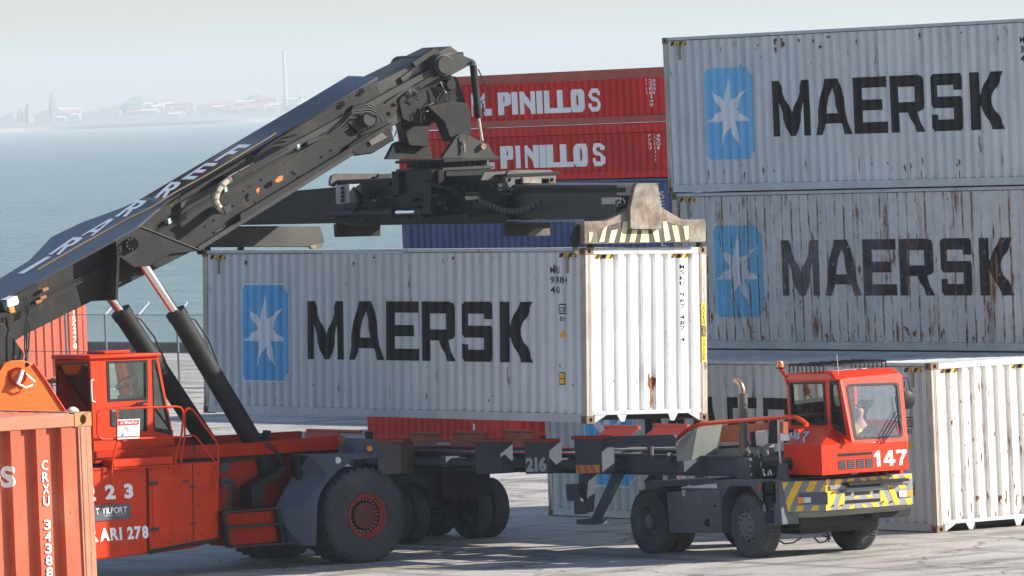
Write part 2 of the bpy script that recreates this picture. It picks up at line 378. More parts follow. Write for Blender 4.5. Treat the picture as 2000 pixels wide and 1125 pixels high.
def container(name, label, M, color, L=CL, H=CH, mats=None, endpitch=.25, enddepth=.055, tun=True, seed=1, end_flat=.112, railh=(.06, .155), roofm=None):
    W_ = CW
    t = thing(name, label, 'container', mtx=M, group=CG)
    wall, end, frame, cast = mats
    P = lambda mb, n, m, **k: mb.build(n, m, t, world=False, **k)
    rt, rb = railh
    z0, z1 = rb, H-rt-.012
    sp = corr(.16, L-.17, .278, .072, .068, .040)
    NZ = 9; zs = [z0+(z1-z0)*i/NZ for i in range(NZ+1)]
    for side in (0, 1):
        mb = MB(); x = .012 if side == 0 else W_-.012; sg = 1 if side == 0 else -1; grid = []
        for s, d in sp: grid.append([mb.bm.verts.new((x+sg*(d+wob(s, z, seed)*(0 if side else 1)+.003), s, z)) for z in zs])
        for A, B in zip(grid, grid[1:]):
            for i in range(NZ): mb.bm.faces.new((A[i], B[i], B[i+1], A[i+1]))
        P(mb, 'side_wall', wall, smooth=12)
    ep = corr(.13, W_-.13, endpitch, end_flat, .02, enddepth)
    mb = MB(); grid = []; ze = (.2, H-.115)
    zz = [ze[0]+(ze[1]-ze[0])*i/NZ for i in range(NZ+1)]
    for s, d in ep: grid.append([mb.bm.verts.new((s, .014+d+wob(s, z, seed+3)*.9+.002, z)) for z in zz])
    for A, B in zip(grid, grid[1:]):
        for i in range(NZ): mb.bm.faces.new((A[i], B[i], B[i+1], A[i+1]))
    P(mb, 'end_wall', end, smooth=12)
    mb = MB(); mb.box(.13, W_/2-.004, L-.05, L-.01, .12, H-.1); mb.box(W_/2+.004, W_-.13, L-.05, L-.01, .12, H-.1)
    for k in range(4): mb.tube((.45+k*.5, L+.01, .1), (.45+k*.5, L+.01, H-.1), .017, n=8)
    P(mb, 'rear_door', end)
    # roof sheet, corrugated across
    rp = corr(.12, L-.12, .25, .11, .03, .02); mb = MB(); g = []
    for s, d in rp:
        zt = H-.012-d+(.012 if d == 0 else 0); g.append([mb.bm.verts.new((xx, s, zt-.012*abs(xx-W_/2)/W_*2)) for xx in (.05, W_/2, W_-.05)])
    for A, B in zip(g, g[1:]):
        for i in range(2): mb.bm.faces.new((A[i], B[i], B[i+1], A[i+1]))
    P(mb, 'roof', roofm or wall, smooth=0)
    mb = MB(); mb.box(.03, W_-.03, .03, L-.03, .13, .16)
    for k in range(int(L/.4)): mb.box(.05, W_-.05, .3+k*.4, .36+k*.4, .045, .13)
    P(mb, 'floor', MATS['underside'])
    for x in (0, 1):
        s = 1 if x == 0 else -1; X0 = x*W_
        mb = MB(); a, b = sorted((X0+s*.001, X0+s*.062)); mb.box(a, b, .17, L-.17, H-rt, H-.002); P(mb, 'top_rail', frame, bevel=.006)
        mb = MB(); a, b = sorted((X0, X0+s*.03)); mb.box(a, b, .176, L-.176, .018, rb); a2, b2 = sorted((X0+s*.03, X0+s*.09)); mb.box(a2, b2, .18, L-.18, .02, .045)
        for q in ((.27, .29), (.73, .75)):
            mb.box(min(X0, X0-s*.002), max(X0, X0-s*.002), L*q[0], L*q[0]+.006, .02, rb-.02)
        P(mb, 'bottom_rail', frame, bevel=.004)
        for y in (0, 1):
            sy = 1 if y == 0 else -1; Y0 = y*L
            mb = MB()
            a, b = sorted((X0+s*.006, X0+s*.06)); c, d = sorted((Y0+sy*.006, Y0+sy*.165)); mb.box(a, b, c, d, .118, H-.118)
            a, b = sorted((X0+s*.06, X0+s*.135)); c, d = sorted((Y0+sy*.003, Y0+sy*.045)); mb.box(a, b, c, d, .118, H-.118)
            a, b = sorted((X0+s*.085, X0+s*.115)); c, d = sorted((Y0-sy*.002, Y0+sy*.01)); mb.box(a, b, c, d, .12, H-.12)
            P(mb, 'corner_post', MATS.get(frame.name+'_post', frame), bevel=.007)
            for z, zc in (('bot', 0.), ('top', H)):
                mb = MB(); casting(mb, X0, Y0, zc, s, sy, z); P(mb, 'corner_casting', cast, smooth=0)
    for y in (0, 1):
        sy = 1 if y == 0 else -1; Y0 = y*L
        mb = MB(); c, d = sorted((Y0+sy*.004, Y0+sy*.075)); mb.box(.163, W_-.163, c, d, H-.115, H-.012)
        c, d = sorted((Y0+sy*.07, Y0+sy*.35)); mb.box(.163, W_-.163, c, d, H-.014, H-.004)
        P(mb, 'header', frame, bevel=.006)
        mb = MB(); c, d = sorted((Y0+sy*.004, Y0+sy*.075)); mb.box(.136, W_-.136, c, d, .135, .203); P(mb, 'sill', frame, bevel=.005)
    if tun:
        for pts in ([(.165, .015), (.19, .02), (.4, .134), (.165, .134)], [(W_-.165, .015), (W_-.19, .02), (W_-.4, .134), (W_-.165, .134)],
                    [(.61, .134), (.8, .134), (.76, .02), (.68, .02)], [(W_-.61, .134), (W_-.8, .134), (W_-.76, .02), (W_-.68, .02)]):
            P(MB().hexa([(x, .006, z) for x, z in pts], [(x, .02, z) for x, z in pts]), 'tunnel_bracket', frame)
    t['_'] = 0; del t['_']
    return t, sp, ep
def on_side(L, sp, off=.007, seed=1):      # u from the far end, v up, on the -X wall
    return (lambda u, v: Vector((.015+depth_at(sp, L-u)+wob(L-u, v, seed)-off, L-u, v))), [L-s for s, _ in sp]
def on_end(ep, off=.006):
    return (lambda u, v: Vector((u, .016+depth_at(ep, u)-off, v))), [s for s, _ in ep]
def hz(u0, u1, v0, v1, n=3, lean=.6):      # hazard flash: returns dark slashes
    w = (u1-u0)/n; h = v1-v0; o = []
    for k in range(n):
        a = u0+k*w; o.append([[(a, v0), (a+w*.45, v0), (min(u1, a+w*.45+h*lean), v1), (min(u1, a+h*lean), v1)]])
    return o
STAR = [(.505+(.46 if k % 2 == 0 else .165)*math.sin(math.pi*k/7), .505+(.41 if k % 2 == 0 else .15)*math.cos(math.pi*k/7)) for k in range(14)]

mat('underside', (.05, .045, .04), .8, rust=.5)
LG = (.62, .622, .615)
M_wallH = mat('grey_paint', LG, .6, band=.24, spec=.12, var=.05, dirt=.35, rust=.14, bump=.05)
M_endW = mat('pale_end_paint', (.80, .80, .78), .55, spec=.15, var=.05, dirt=.18, rust=.22)
M_frame = mat('grey_frame_paint', (.44, .46, .47), .5, var=.12, dirt=.4, rust=.32, grime=.25)
M_cast = mat('rusty_casting', (.20, .135, .09), .75, var=.3, rust=.7, rustcol=(.26, .12, .055))
MATS['grey_frame_paint_post'] = mat('post_paint', (.42, .385, .33), .6, var=.2, dirt=.5, rust=.5, grime=.3, rustcol=(.22, .10, .05))
M_wallL2 = mat('rust_streaked_paint', (.55, .555, .55), .6, spec=.12, var=.09, dirt=.5, rust=.5, rib=(.278, .06, .75), grime=.3, rustcol=(.27, .115, .045))
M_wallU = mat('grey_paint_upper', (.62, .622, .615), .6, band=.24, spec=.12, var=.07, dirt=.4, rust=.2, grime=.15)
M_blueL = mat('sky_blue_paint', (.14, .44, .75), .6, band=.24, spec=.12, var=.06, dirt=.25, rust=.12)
M_blueR = mat('sky_blue_paint_rusted', (.12, .42, .64), .5, var=.08, dirt=.45, rust=.4, rib=(.278, .06, .9), flake=.12)
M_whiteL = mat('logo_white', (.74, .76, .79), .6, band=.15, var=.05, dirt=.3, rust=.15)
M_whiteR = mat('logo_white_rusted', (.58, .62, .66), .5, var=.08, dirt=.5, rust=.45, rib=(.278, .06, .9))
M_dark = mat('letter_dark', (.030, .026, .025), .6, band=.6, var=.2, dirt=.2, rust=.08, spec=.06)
M_darkR = mat('letter_dark_rusted', (.020, .021, .028), .6, spec=.08, var=.2, fade=(.17, .18, .20), dirt=.3, rust=.35, rib=(.278, .06, .9), flake=.35)
M_black = mat('serial_black', (.02, .02, .022), .5)
M_yel = mat('sticker_yellow', (.75, .42, .03), .45, dirt=.3)
M_hy = mat('hazard_yellow', (.62, .36, .04), .5, dirt=.4, rust=.3)
M_star_out = mat('logo_outline', (.62, .66, .7), .5)

def maersk(t, sp, L, seed, blue, white, dark, outline=True, serial=None, tu=0., tv=0.):
    fn, cuts = on_side(L, sp, .006, seed); fn2, _ = on_side(L, sp, .009, seed); fn3, _ = on_side(L, sp, .012, seed)
    def rr(u0, u1, v0, v1, r): return [[(u0, v0+r), (u0+r, v0), (u1-r, v0), (u1, v0+r), (u1, v1-r), (u1-r, v1), (u0+r, v1), (u0, v1-r)]]
    u0, u1, v0, v1 = 1.27, 2.85, .60, 2.28
    hc = [.3+.2895*i for i in range(1, 9)]
    if outline: lay(poly_mesh([rr(u0-.03, u1+.03, v0-.03, v1+.03, .17)]), 'logo_border', M_star_out, t, fn, cuts, hc)
    sq = lay(poly_mesh([rr(u0, u1, v0, v1, .15)]), 'logo_panel', blue, t, fn2, cuts, hc)
    lay(poly_mesh([[[(u0+(u1-u0)*x, v0+(v1-v0)*y) for x, y in STAR]]]), 'logo_star', white, t, fn3, cuts, hc)
    sp_ = [('M', 3.46, 4.69), ('A', 4.81, 5.94), ('E', 6.07, 7.04), ('R', 7.2, 8.17), ('S', 8.41, 9.31), ('K', 9.55, 10.6)]
    lay(poly_mesh(glyphs([(c_, a_+tu, b_+tu) for c_, a_, b_ in sp_], .99+tv, 2.0+tv)), 'lettering', dark, t, fn2, cuts, hc)
    if serial:
        bms = []
        for k, row in enumerate(r for r in serial if r):
            b = packed(row, .018, .16); w = .09*len(row); fit(b, 11.13, 11.13+w, 2.47-k*.165, 2.585-k*.165); bms.append(b)
        b = text_bm('CB', .01); fit(b, 11.41, 11.5, 1.84, 1.92); bms.append(b)
        b = text_bm('81', .01); fit(b, 11.41, 11.49, 1.68, 1.76); bms.append(b)
        lay(join(*bms), 'serial_number', M_black, t, fn, cuts)
        lay(poly_mesh([[[(11.38, 1.8), (11.53, 1.8), (11.53, 1.97), (11.38, 1.97)], [(11.395, 1.82), (11.515, 1.82), (11.515, 1.95), (11.395, 1.95)]]]), 'label_frame', M_black, t, fn, cuts)
        lay(poly_mesh([[[(11.39, 1.42), (11.53, 1.42), (11.46, 1.56)]]]), 'warning_triangle', M_yel, t, fn, cuts)
        lay(poly_mesh([rect(11.385, 11.50, .63, .84)]), 'height_plate', M_black, t, fn, cuts)
        lay(poly_mesh([rect(11.40, 11.485, .65, .73), rect(11.40, 11.485, .745, .825)]), 'height_sticker', M_yel, t, fn2, cuts)
    for a, b in ((.26, .8), (L-.8, L-.26)):
        lay(poly_mesh([rect(a, b, CH-.16, CH-.085)]), 'hazard_flash', M_hy, t, fn, cuts)
        lay(poly_mesh(hz(a, b, CH-.16, CH-.085, 4)), 'hazard_stripe', M_black, t, fn2, cuts)
    # vents
    for a in (.55, L-.55):
        mb = MB(); y = L-a; mb.box(-.012, .05, y-.035, y+.035, CH-.42, CH-.17); mb.box(-.018, .05, y-.05, y+.05, CH-.2, CH-.165)
        mb.build('vent', mat('vent_khaki', (.30, .28, .2), .7, dirt=.5), t, world=False, bevel=.006)

M_rmk = mat('rust_mark', (.25, .11, .045), .85, var=.5, rust=.8, scale=2)
def rust_marks(t, fn, cuts, n, ur, vr, sd, L_=(.05, .3), w=(.012, .035)):
    r = random.Random(sd); g = []
    for k in range(n):
        u, v, l, ww = r.uniform(*ur), r.uniform(*vr), r.uniform(*L_)*r.random()**.5, r.uniform(*w)
        p = []
        W5 = (.25, .8, 1., .6, .35); jx = [r.uniform(-.25, .25)*ww for _ in range(5)]
        for j in range(5): p.append((u+jx[j]-ww*.6*(.5+.6*r.random())*W5[j], v-l*j/5))
        p.append((u, v-l))
        for j in range(4, -1, -1): p.append((u+jx[j]+ww*.6*(.5+.6*r.random())*W5[j], v-l*j/5))
        g.append([p])
    lay(poly_mesh(g), 'rust_streaks', M_rmk, t, fn, cuts)
def endstuff(t, ep, txt=None):
    fn, cuts = on_end(ep, .005); fn2, _ = on_end(ep, .008)
    for a, b in ((.2, .62), (1.72, 2.14)):
        lay(poly_mesh([rect(a, b, CH-.185, CH-.118)]), 'hazard_flash', M_hy, t, fn, cuts)
        lay(poly_mesh(hz(a, b, CH-.185, CH-.118, 3)), 'hazard_stripe', M_black, t, fn2, cuts)
    if txt: lay(stack_text(txt, 1.905, 1.99, 1.3, 2.60, .22, .006), 'serial_number', M_black, t, fn, cuts)
def plane_decal(bm, name, m, t, fn, label=None): return lay(bm, name, m, t, fn, (), (), False, label)

# ---- container held by the spreader
MH = Matrix.Translation((67.2108, 101.3549, 2.2975)) @ Matrix.Rotation(.0077, 4, 'Z') @ Matrix.Rotation(.0028, 4, 'X') @ Matrix.Rotation(.0383, 4, 'Y')
cms = (M_wallH, M_endW, M_frame, M_cast)
H1, sp, ep = container('shipping_container', 'light grey container hanging in mid-air under the black spreader, above the trailer', MH, None, mats=cms, seed=1)
maersk(H1, sp, CL, 1, M_blueL, M_whiteL, M_dark, True, ('MKU', '97484', '4G1'))
endstuff(H1, ep, 'MSKU 967 487 4')
fnE = lambda u, v: Vector((u, -.006, v))
lay(poly_mesh([rect(2.315, 2.40, .98, 1.96)]), 'caution_strip', mat('caution_yellow', (.80, .55, .04), .5, dirt=.3), H1, fnE)
fnE2 = lambda u, v: Vector((u, -.0085, v))
lay(join(stack_text('CAUTION', 2.335, 2.38, 1.60, 1.94, .2), stack_text('CONTAINER', 2.335, 2.38, 1.0, 1.38, .2)), 'caution_lettering', M_black, H1, fnE2)
lay(poly_mesh([rect(2.32, 2.395, 1.40, 1.585)]), 'caution_block', M_black, H1, fnE2)
lay(stack_text('HIGH', 2.335, 2.38, 1.41, 1.575, .2), 'caution_lettering', mat('caution_yellow2', (.80, .55, .04), .5), H1, lambda u, v: Vector((u, -.0105, v)))
fh, ch_ = on_side(CL, sp, .012, 1); rust_marks(H1, fh, ch_, 16, (.5, 11.9), (.25, 1.0), 5, (.04, .2), (.012, .03)); rust_marks(H1, fh, ch_, 10, (.5, 11.9), (2.6, 2.78), 6, (.04, .12), (.02, .06))
# rust wound on the end wall
fnr, cr = on_end(ep, .004)
blob = [(1.27,.3),(1.30,.52),(1.235,.62),(1.25,.8),(1.30,.84),(1.315,.72),(1.36,.76),(1.41,.72),(1.40,.6),(1.345,.5),(1.37,.36),(1.33,.23)]
lay(poly_mesh([[blob], [[(1.01,.66),(1.03,.95),(1.045,.9),(1.035,.6)]], [[(1.25,.22),(1.3,.3),(1.28,.21)]]]), 'rust_patch', mat('rust_patch', (.24, .10, .04), .85, var=.5, rust=.9, scale=3), H1, fnr, cr)

# ---- three-high stack behind
ux, uy, ya = 77.6031, 113.9571, -.0077
def stackM(z, dx=0., dy=0.): return Matrix.Translation((ux+dx, uy+dy, z)) @ Matrix.Rotation(ya, 4, 'Z') @ Matrix.Translation((0, -CL, 0))
U1, sp, ep = container('shipping_container', 'light grey container on top of the three-high stack, with bright blue star panel', stackM(5.81), None, mats=(M_wallU, M_endW, M_frame, M_cast), seed=2)
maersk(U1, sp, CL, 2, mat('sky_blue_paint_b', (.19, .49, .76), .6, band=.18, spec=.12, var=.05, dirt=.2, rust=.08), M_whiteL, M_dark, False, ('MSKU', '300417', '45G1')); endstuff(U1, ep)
fU, cU = on_side(CL, sp, .012, 2); rust_marks(U1, fU, cU, 26, (.4, 11.8), (.3, .55), 3, (.08, .34), (.02, .05)); rust_marks(U1, fU, cU, 22, (.3, 11.9), (2.6, 2.8), 4, (.05, .2), (.03, .09))
L2, sp, ep = container('shipping_container', 'heavily rust-streaked grey container in the middle of the three-high stack, faded letters', stackM(2.906, .06), None, mats=(M_wallL2, M_endW, M_frame, M_cast), seed=4)
maersk(L2, sp, CL, 4, M_blueR, M_whiteR, M_darkR, False, None)
fL, cL = on_side(CL, sp, .012, 4); rust_marks(L2, fL, cL, 60, (.3, 11.9), (.3, 2.4), 8, (.1, .8), (.02, .06)); rust_marks(L2, fL, cL, 40, (.3, 11.9), (.25, .6), 9, (.05, .3), (.03, .08))
G1, sp, ep = container('shipping_container', 'grey container hidden at the foot of the three-high grey stack', stackM(0., .03), None, mats=(M_wallU, M_endW, M_frame, M_cast), seed=5)
# ---- ground level container in front of the stack
MF = Matrix.Translation((74.4634, 101.6444, 0)) @ Matrix.Rotation(ya, 4, 'Z')
F1, sp, ep = container('shipping_container', 'grey container standing on the ground behind the red tractor, white rusty end at its right', MF, None,
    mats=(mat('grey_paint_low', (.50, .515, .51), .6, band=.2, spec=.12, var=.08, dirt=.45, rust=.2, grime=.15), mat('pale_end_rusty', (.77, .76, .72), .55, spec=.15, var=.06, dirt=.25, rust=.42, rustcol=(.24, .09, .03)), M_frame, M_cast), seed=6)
maersk(F1, sp, CL, 6, M_blueL, M_whiteL, M_dark, True, ('MSU', '93220', ''), -.15, .25); endstuff(F1, ep)

fn_e, c_e = on_end(ep, .005); rust_marks(F1, fn_e, c_e, 34, (.2, 2.3), (.25, 2.5), 12, (.1, .4), (.012, .04)); rust_marks(F1, fn_e, c_e, 22, (.2, 2.3), (.22, .6), 13, (.05, .3), (.02, .05))
# ---- far stack: two blue boxes, two half-height red ones
P0 = at(1352, 346.5, 'Z', 5.79)
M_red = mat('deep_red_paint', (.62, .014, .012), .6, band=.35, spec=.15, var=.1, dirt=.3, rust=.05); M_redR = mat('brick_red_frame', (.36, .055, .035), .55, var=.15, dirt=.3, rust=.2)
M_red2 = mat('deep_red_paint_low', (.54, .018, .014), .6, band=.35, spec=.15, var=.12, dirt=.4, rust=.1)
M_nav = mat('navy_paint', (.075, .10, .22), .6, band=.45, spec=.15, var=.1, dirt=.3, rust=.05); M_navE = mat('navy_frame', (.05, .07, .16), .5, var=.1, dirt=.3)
M_white = mat('white_lettering', (.80, .80, .80), .5, var=.04, dirt=.15)
def hh(z, label, wm, sd, du=0.):
    t, sp, ep = container('half_height_container', label, Matrix.Translation((P0.x, P0.y, z)), None, H=1.235, mats=(wm, wm, M_redR if sd == 8 else M_red, M_redR), seed=sd, tun=False, railh=(.2, .17))
    fn, cuts = on_side(CL, sp, .008, sd)
    ppu = 1/(.545*88.0); u0 = CL - (1352-915)*ppu     # u of photo column 915
    U = lambda px: u0+(px-915)*ppu+du
    spec = [('M', U(921), U(951)), ('.', U(952), U(963)), ('P', U(975), U(1002)), ('I', U(1006), U(1016)), ('N', U(1022), U(1051)), ('I', U(1053), U(1065)), ('L', U(1068), U(1094)), ('L', U(1094), U(1121)), ('O', U(1121), U(1150)), ('Q', U(1157), U(1182))]
    lay(poly_mesh(glyphs(spec, .30, .82)), 'lettering', M_white, t, fn, cuts)
    lay(join(stack_text('PVDU', U(1268), U(1273), .62, .98, .2), stack_text('2200149', U(1276), U(1281), .34, .98, .2), stack_text('45G1', U(1284), U(1289), .62, .98, .2)), 'serial_number', M_white, t, fn, cuts)
    return t
hh(5.80, 'lower of the two red half-height containers on the distant stack', M_red2, 9, .06)
hh(7.037, 'red half-height container on the very top of the distant stack', M_red, 8)
for z, lb in ((2.898, 'navy blue container in the distant stack directly under the two red half-height ones'), (0., 'navy blue container at the bottom of the distant stack, behind the hanging container')):
    t, sp, ep = container('shipping_container', lb, Matrix.Translation((P0.x, P0.y, z)), None, mats=(M_nav, M_nav, M_navE, M_navE), seed=11)
    fn, cuts = on_side(CL, sp, .008, 11)
    lay(join(stack_text('DA', 1.05+.0, 1.22, 2.0, 2.42, .15), stack_text('SEACOLAND', 10.85, 11.0, .7, 2.6, .2)), 'lettering', mat('pale_lettering', (.5, .52, .6), .5), t, fn, cuts)
t, sp, ep = container('shipping_container', 'unseen grey container added behind the hanging container to shade the quay', Matrix.Translation((98.4, 147.0, 0)), None, mats=(M_wallU, M_endW, M_frame, M_cast), seed=17)  # added out of view so that its shadow bands the quay
# ---- red 20 foot box behind the trailer
pr = at(998, 867, 'Z', 0)
M_or = mat('bright_red_paint', (.60, .030, .018), .6, spec=.15, band=.3, var=.08, dirt=.3)
t, sp, ep = container('shipping_container', 'small bright red container behind the trailer, seen between trailer and hanging container', Matrix.Translation(pr), None, L=6.058, H=2.591, mats=(M_or, M_or, M_or, M_redR), seed=13)
fn, cuts = on_side(6.058, sp, .008, 13)
lay(stack_text('CXDU 1', 4.45, 4.56, .25, 1.3, .2), 'serial_number', M_white, t, fn, cuts)
# ---- faded red box by the fence
d = 216; lat = (167-1000)/F_PX*d; kp = _view(lat, d, 0)
M_k = mat('faded_red_paint', (.54, .115, .06), .6, spec=.15, var=.07, dirt=.15, fade=(.58, .16, .09))
t, sp, ep = container('shipping_container', 'faded red container beyond the wire fence behind the stacker cab', Matrix.Translation((kp.x-CW, kp.y, 0)), None, L=6.058, H=2.591, mats=(M_k, M_k, M_k, M_k), endpitch=.278, enddepth=.036, end_flat=.10, seed=14)
fn, cuts = on_end(ep, .008)
lay(join(stack_text('TGHU', 1.68, 1.78, 1.75, 2.4, .1, .03), stack_text('9152470', 1.98, 2.1, .95, 2.3, .1, .03)), 'serial_number', M_white, t, fn, cuts)
# ---- near left stack of two
pg = at(178, 804, 'Z', 5.182)
M_g = mat('salmon_red_paint', (.46, .115, .065), .6, spec=.15, var=.12, dirt=.3, rust=.2, fade=(.50, .19, .11), grime=.12, scale=2)
M_gc = mat('worn_brown_casting', (.42, .22, .10), .65, var=.2, rust=.4, scale=2, rustcol=(.35, .15, .05))
M_gp = mat('salmon_frame', (.48, .20, .12), .6, var=.15, dirt=.25, rust=.3, grime=.15, scale=2, rustcol=(.34, .15, .06))
for z, lb in ((2.591, 'large salmon-red container close to the camera at the lower left, white vertical number'), (0., 'salmon-red container carrying the near one at the lower left')):
    t, sp, ep = container('shipping_container', lb, Matrix.Translation((pg.x-CW, pg.y, z)), None, L=6.058, H=2.591, mats=(M_g, M_g, M_gp, M_gc), endpitch=.245, enddepth=.06, end_flat=.10, seed=16)
    fn, cuts = on_end(ep, .006)
    if z > 1:
        lay(stack_text('CRXU 343885 2', 1.945, 2.01, .91, 2.21, .16, .02), 'serial_number', M_white, t, fn, cuts)
        lay(fit(text_bm('CRONOS', .04), .72, 1.69, 2.0, 2.18), 'lettering', M_white, t, fn, cuts)

# ================================================================ setting
def ground_mat():
    m = bpy.data.materials.new('quay_surface'); m.use_nodes = True; nt = m.node_tree; L = nt.links; b = nt.nodes['Principled BSDF']
    tc = N(nt, 'ShaderNodeTexCoord')
    def noise(sc, det=6, r=.6, vec=(1, 1, 1), off=(0, 0, 0)):
        mp = N(nt, 'ShaderNodeMapping'); mp.inputs['Scale'].default_value = vec; mp.inputs['Location'].default_value = off
        L.new(tc.outputs['Object'], mp.inputs[0]); n = N(nt, 'ShaderNodeTexNoise'); n.inputs['Scale'].default_value = sc; n.inputs['Detail'].default_value = det; n.inputs['Roughness'].default_value = r
        L.new(mp.outputs[0], n.inputs[0]); return n.outputs['Fac']
    def rmp(v, a, c, o=1.):
        r = N(nt, 'ShaderNodeMapRange', interpolation_type='SMOOTHSTEP'); r.inputs[1].default_value = a; r.inputs[2].default_value = c; r.inputs[4].default_value = o; L.new(v, r.inputs[0]); return r.outputs[0]
    def mix(f, a, c):
        n = N(nt, 'ShaderNodeMix', data_type='RGBA'); L.new(f, n.inputs[0])
        for i, v in ((6, a), (7, c)):
            if isinstance(v, tuple): n.inputs[i].default_value = (*v, 1)
            else: L.new(v, n.inputs[i])
        return n.outputs[2]
    c = mix(rmp(noise(.12, 6, .65), .35, .65), (.42, .395, .36), (.56, .53, .48))
    c = mix(rmp(noise(14, 4, .8), .42, .62, .6), c, (.27, .26, .245))
    c = mix(rmp(noise(.35, 7, .7, (1, 2.6, 1), (3, 1, 0)), .47, .64, .8), c, (.17, .16, .15))
    # tyre lanes along Y
    c = mix(rmp(noise(.9, 5, .6, (1.5, .05, 1), (9, 2, 0)), .54, .68, .75), c, (.14, .135, .13))
    c = mix(rmp(noise(.5, 8, .75, (1, 1, 1), (20, 5, 0)), .66, .72, .6), c, (.09, .085, .085))
    vo = N(nt, 'ShaderNodeTexVoronoi', feature='DISTANCE_TO_EDGE'); vo.inputs['Scale'].default_value = .28; mpv = N(nt, 'ShaderNodeMapping'); nv = N(nt, 'ShaderNodeTexNoise'); nv.inputs['Scale'].default_value = 1.3; nv.inputs['Detail'].default_value = 6
    L.new(tc.outputs['Object'], nv.inputs[0]); va = N(nt, 'ShaderNodeVectorMath', operation='ADD'); L.new(tc.outputs['Object'], va.inputs[0]); L.new(nv.outputs['Color'], va.inputs[1]); L.new(va.outputs[0], vo.inputs['Vector'])
    c = mix(rmp(vo.outputs['Distance'], .012, .003, .7), c, (.07, .065, .06))
    c = mix(rmp(noise(2.6, 5, .7, (1, .5, 1), (7, 7, 0)), .63, .70, .85), c, (.10, .095, .09))
    L.new(c, b.inputs['Base Color'])
    r = N(nt, 'ShaderNodeMapRange'); r.inputs[3].default_value = .5; r.inputs[4].default_value = .92; L.new(noise(.4, 6), r.inputs[0]); L.new(r.outputs[0], b.inputs['Roughness'])
    bp = N(nt, 'ShaderNodeBump'); bp.inputs['Strength'].default_value = .9; bp.inputs['Distance'].default_value = .03
    L.new(noise(16, 6, .75), bp.inputs['Height']); L.new(bp.outputs[0], b.inputs['Normal'])
    return m
mb = MB()
for i in range(28):
    for j in range(44):
        pass
mb.box(-260, 121.3, -60, 1400, -6, 0)
mb.build('ground', ground_mat(), kind='structure', smooth=0)
# expansion joints and worn lane seams in the concrete, thin sheets
mb = MB()
for k in range(14): mb.box(96+k*1.9+.0, 96+k*1.9+.05+.03*(k % 3), 120, 330, .0, .004)
mb.build('slab_joints', mat('joint_tar', (.10, .095, .09), .8, var=.3), kind='structure', smooth=0)
def sheet(name, pts, z, m, kind='structure'):
    mb = MB(); mb.hexa([Vector((x, y, 0)) for x, y in pts], [Vector((x, y, z)) for x, y in pts]); return mb.build(name, m, kind=kind, smooth=0)
def gp(px, py): p = at(px, py, 'Z', 0); return (p.x, p.y)
M_fl = mat('faded_yellow_line', (.42, .34, .16), .8, var=.3, flake=.7, scale=.6)
sheet('road_marking', [gp(820, 1056), gp(1090, 1050), gp(1240, 1036), gp(1240, 1038.5), gp(1090, 1052.5), gp(820, 1059)], .004, mat('faded_kerb_line', (.42, .38, .33), .8, var=.3, flake=.5))
sheet('road_marking', [gp(470, 1117), gp(900, 1104), gp(900, 1107), gp(470, 1120)], .004, M_fl)
# quay parapet
th = MB(); th.box(121.3, 121.75, -60, 1400, -.5, .30)
th.build('quay_wall', mat('dark_stone', (.085, .075, .065), .9, var=.5, scale=4, bump=.6), bevel=.02, label='low dark stone kerb wall along the edge of the water', cat='wall')
# water
def water():
    m = bpy.data.materials.new('estuary_water'); m.use_nodes = True; nt = m.node_tree; L = nt.links; b = nt.nodes['Principled BSDF']
    tc = N(nt, 'ShaderNodeTexCoord')
    mp = N(nt, 'ShaderNodeMapping'); mp.inputs['Scale'].default_value = (.55, .22, 1); mp.inputs['Rotation'].default_value = (0, 0, R_(33)); L.new(tc.outputs['Object'], mp.inputs[0])
    n = N(nt, 'ShaderNodeTexNoise'); n.inputs['Scale'].default_value = .8; n.inputs['Detail'].default_value = 8; n.inputs['Roughness'].default_value = .7; L.new(mp.outputs[0], n.inputs[0])
    mp2 = N(nt, 'ShaderNodeMapping'); mp2.inputs['Scale'].default_value = (.012, .004, 1); mp2.inputs['Rotation'].default_value = (0, 0, R_(33)); L.new(tc.outputs['Object'], mp2.inputs[0])
    n2 = N(nt, 'ShaderNodeTexNoise'); n2.inputs['Scale'].default_value = 1; n2.inputs['Detail'].default_value = 6; L.new(mp2.outputs[0], n2.inputs[0])
    cr = N(nt, 'ShaderNodeMix', data_type='RGBA'); cr.inputs[6].default_value = (.07, .135, .14, 1); cr.inputs[7].default_value = (.24, .34, .335, 1)
    mp3 = N(nt, 'ShaderNodeMapping'); mp3.inputs['Rotation'].default_value = (0, 0, R_(33)); mp3.inputs['Scale'].default_value = (.16, .05, 1); L.new(tc.outputs['Object'], mp3.inputs[0])
    n3 = N(nt, 'ShaderNodeTexNoise'); n3.inputs['Scale'].default_value = 1.6; n3.inputs['Detail'].default_value = 8; n3.inputs['Roughness'].default_value = .72; L.new(mp3.outputs[0], n3.inputs[0])  # ripple reflections painted as lighter and darker streaks of base colour
    av = N(nt, 'ShaderNodeMath', operation='MULTIPLY_ADD'); av.inputs[1].default_value = .35; L.new(n2.outputs[0], av.inputs[0])
    m4 = N(nt, 'ShaderNodeMapRange'); m4.inputs[1].default_value = .3; m4.inputs[2].default_value = .7; m4.inputs[4].default_value = .75; L.new(n3.outputs[0], m4.inputs[0]); L.new(m4.outputs[0], av.inputs[2]); L.new(av.outputs[0], cr.inputs[0])
    L.new(cr.outputs[2], b.inputs['Base Color']); b.inputs['Roughness'].default_value = .28; b.inputs['IOR'].default_value = 1.333
    bp = N(nt, 'ShaderNodeBump'); bp.inputs['Strength'].default_value = 1.0; bp.inputs['Distance'].default_value = 1.3; L.new(n.outputs[0], bp.inputs['Height']); L.new(bp.outputs[0], b.inputs['Normal'])
    return m
mb = MB(); wl = []
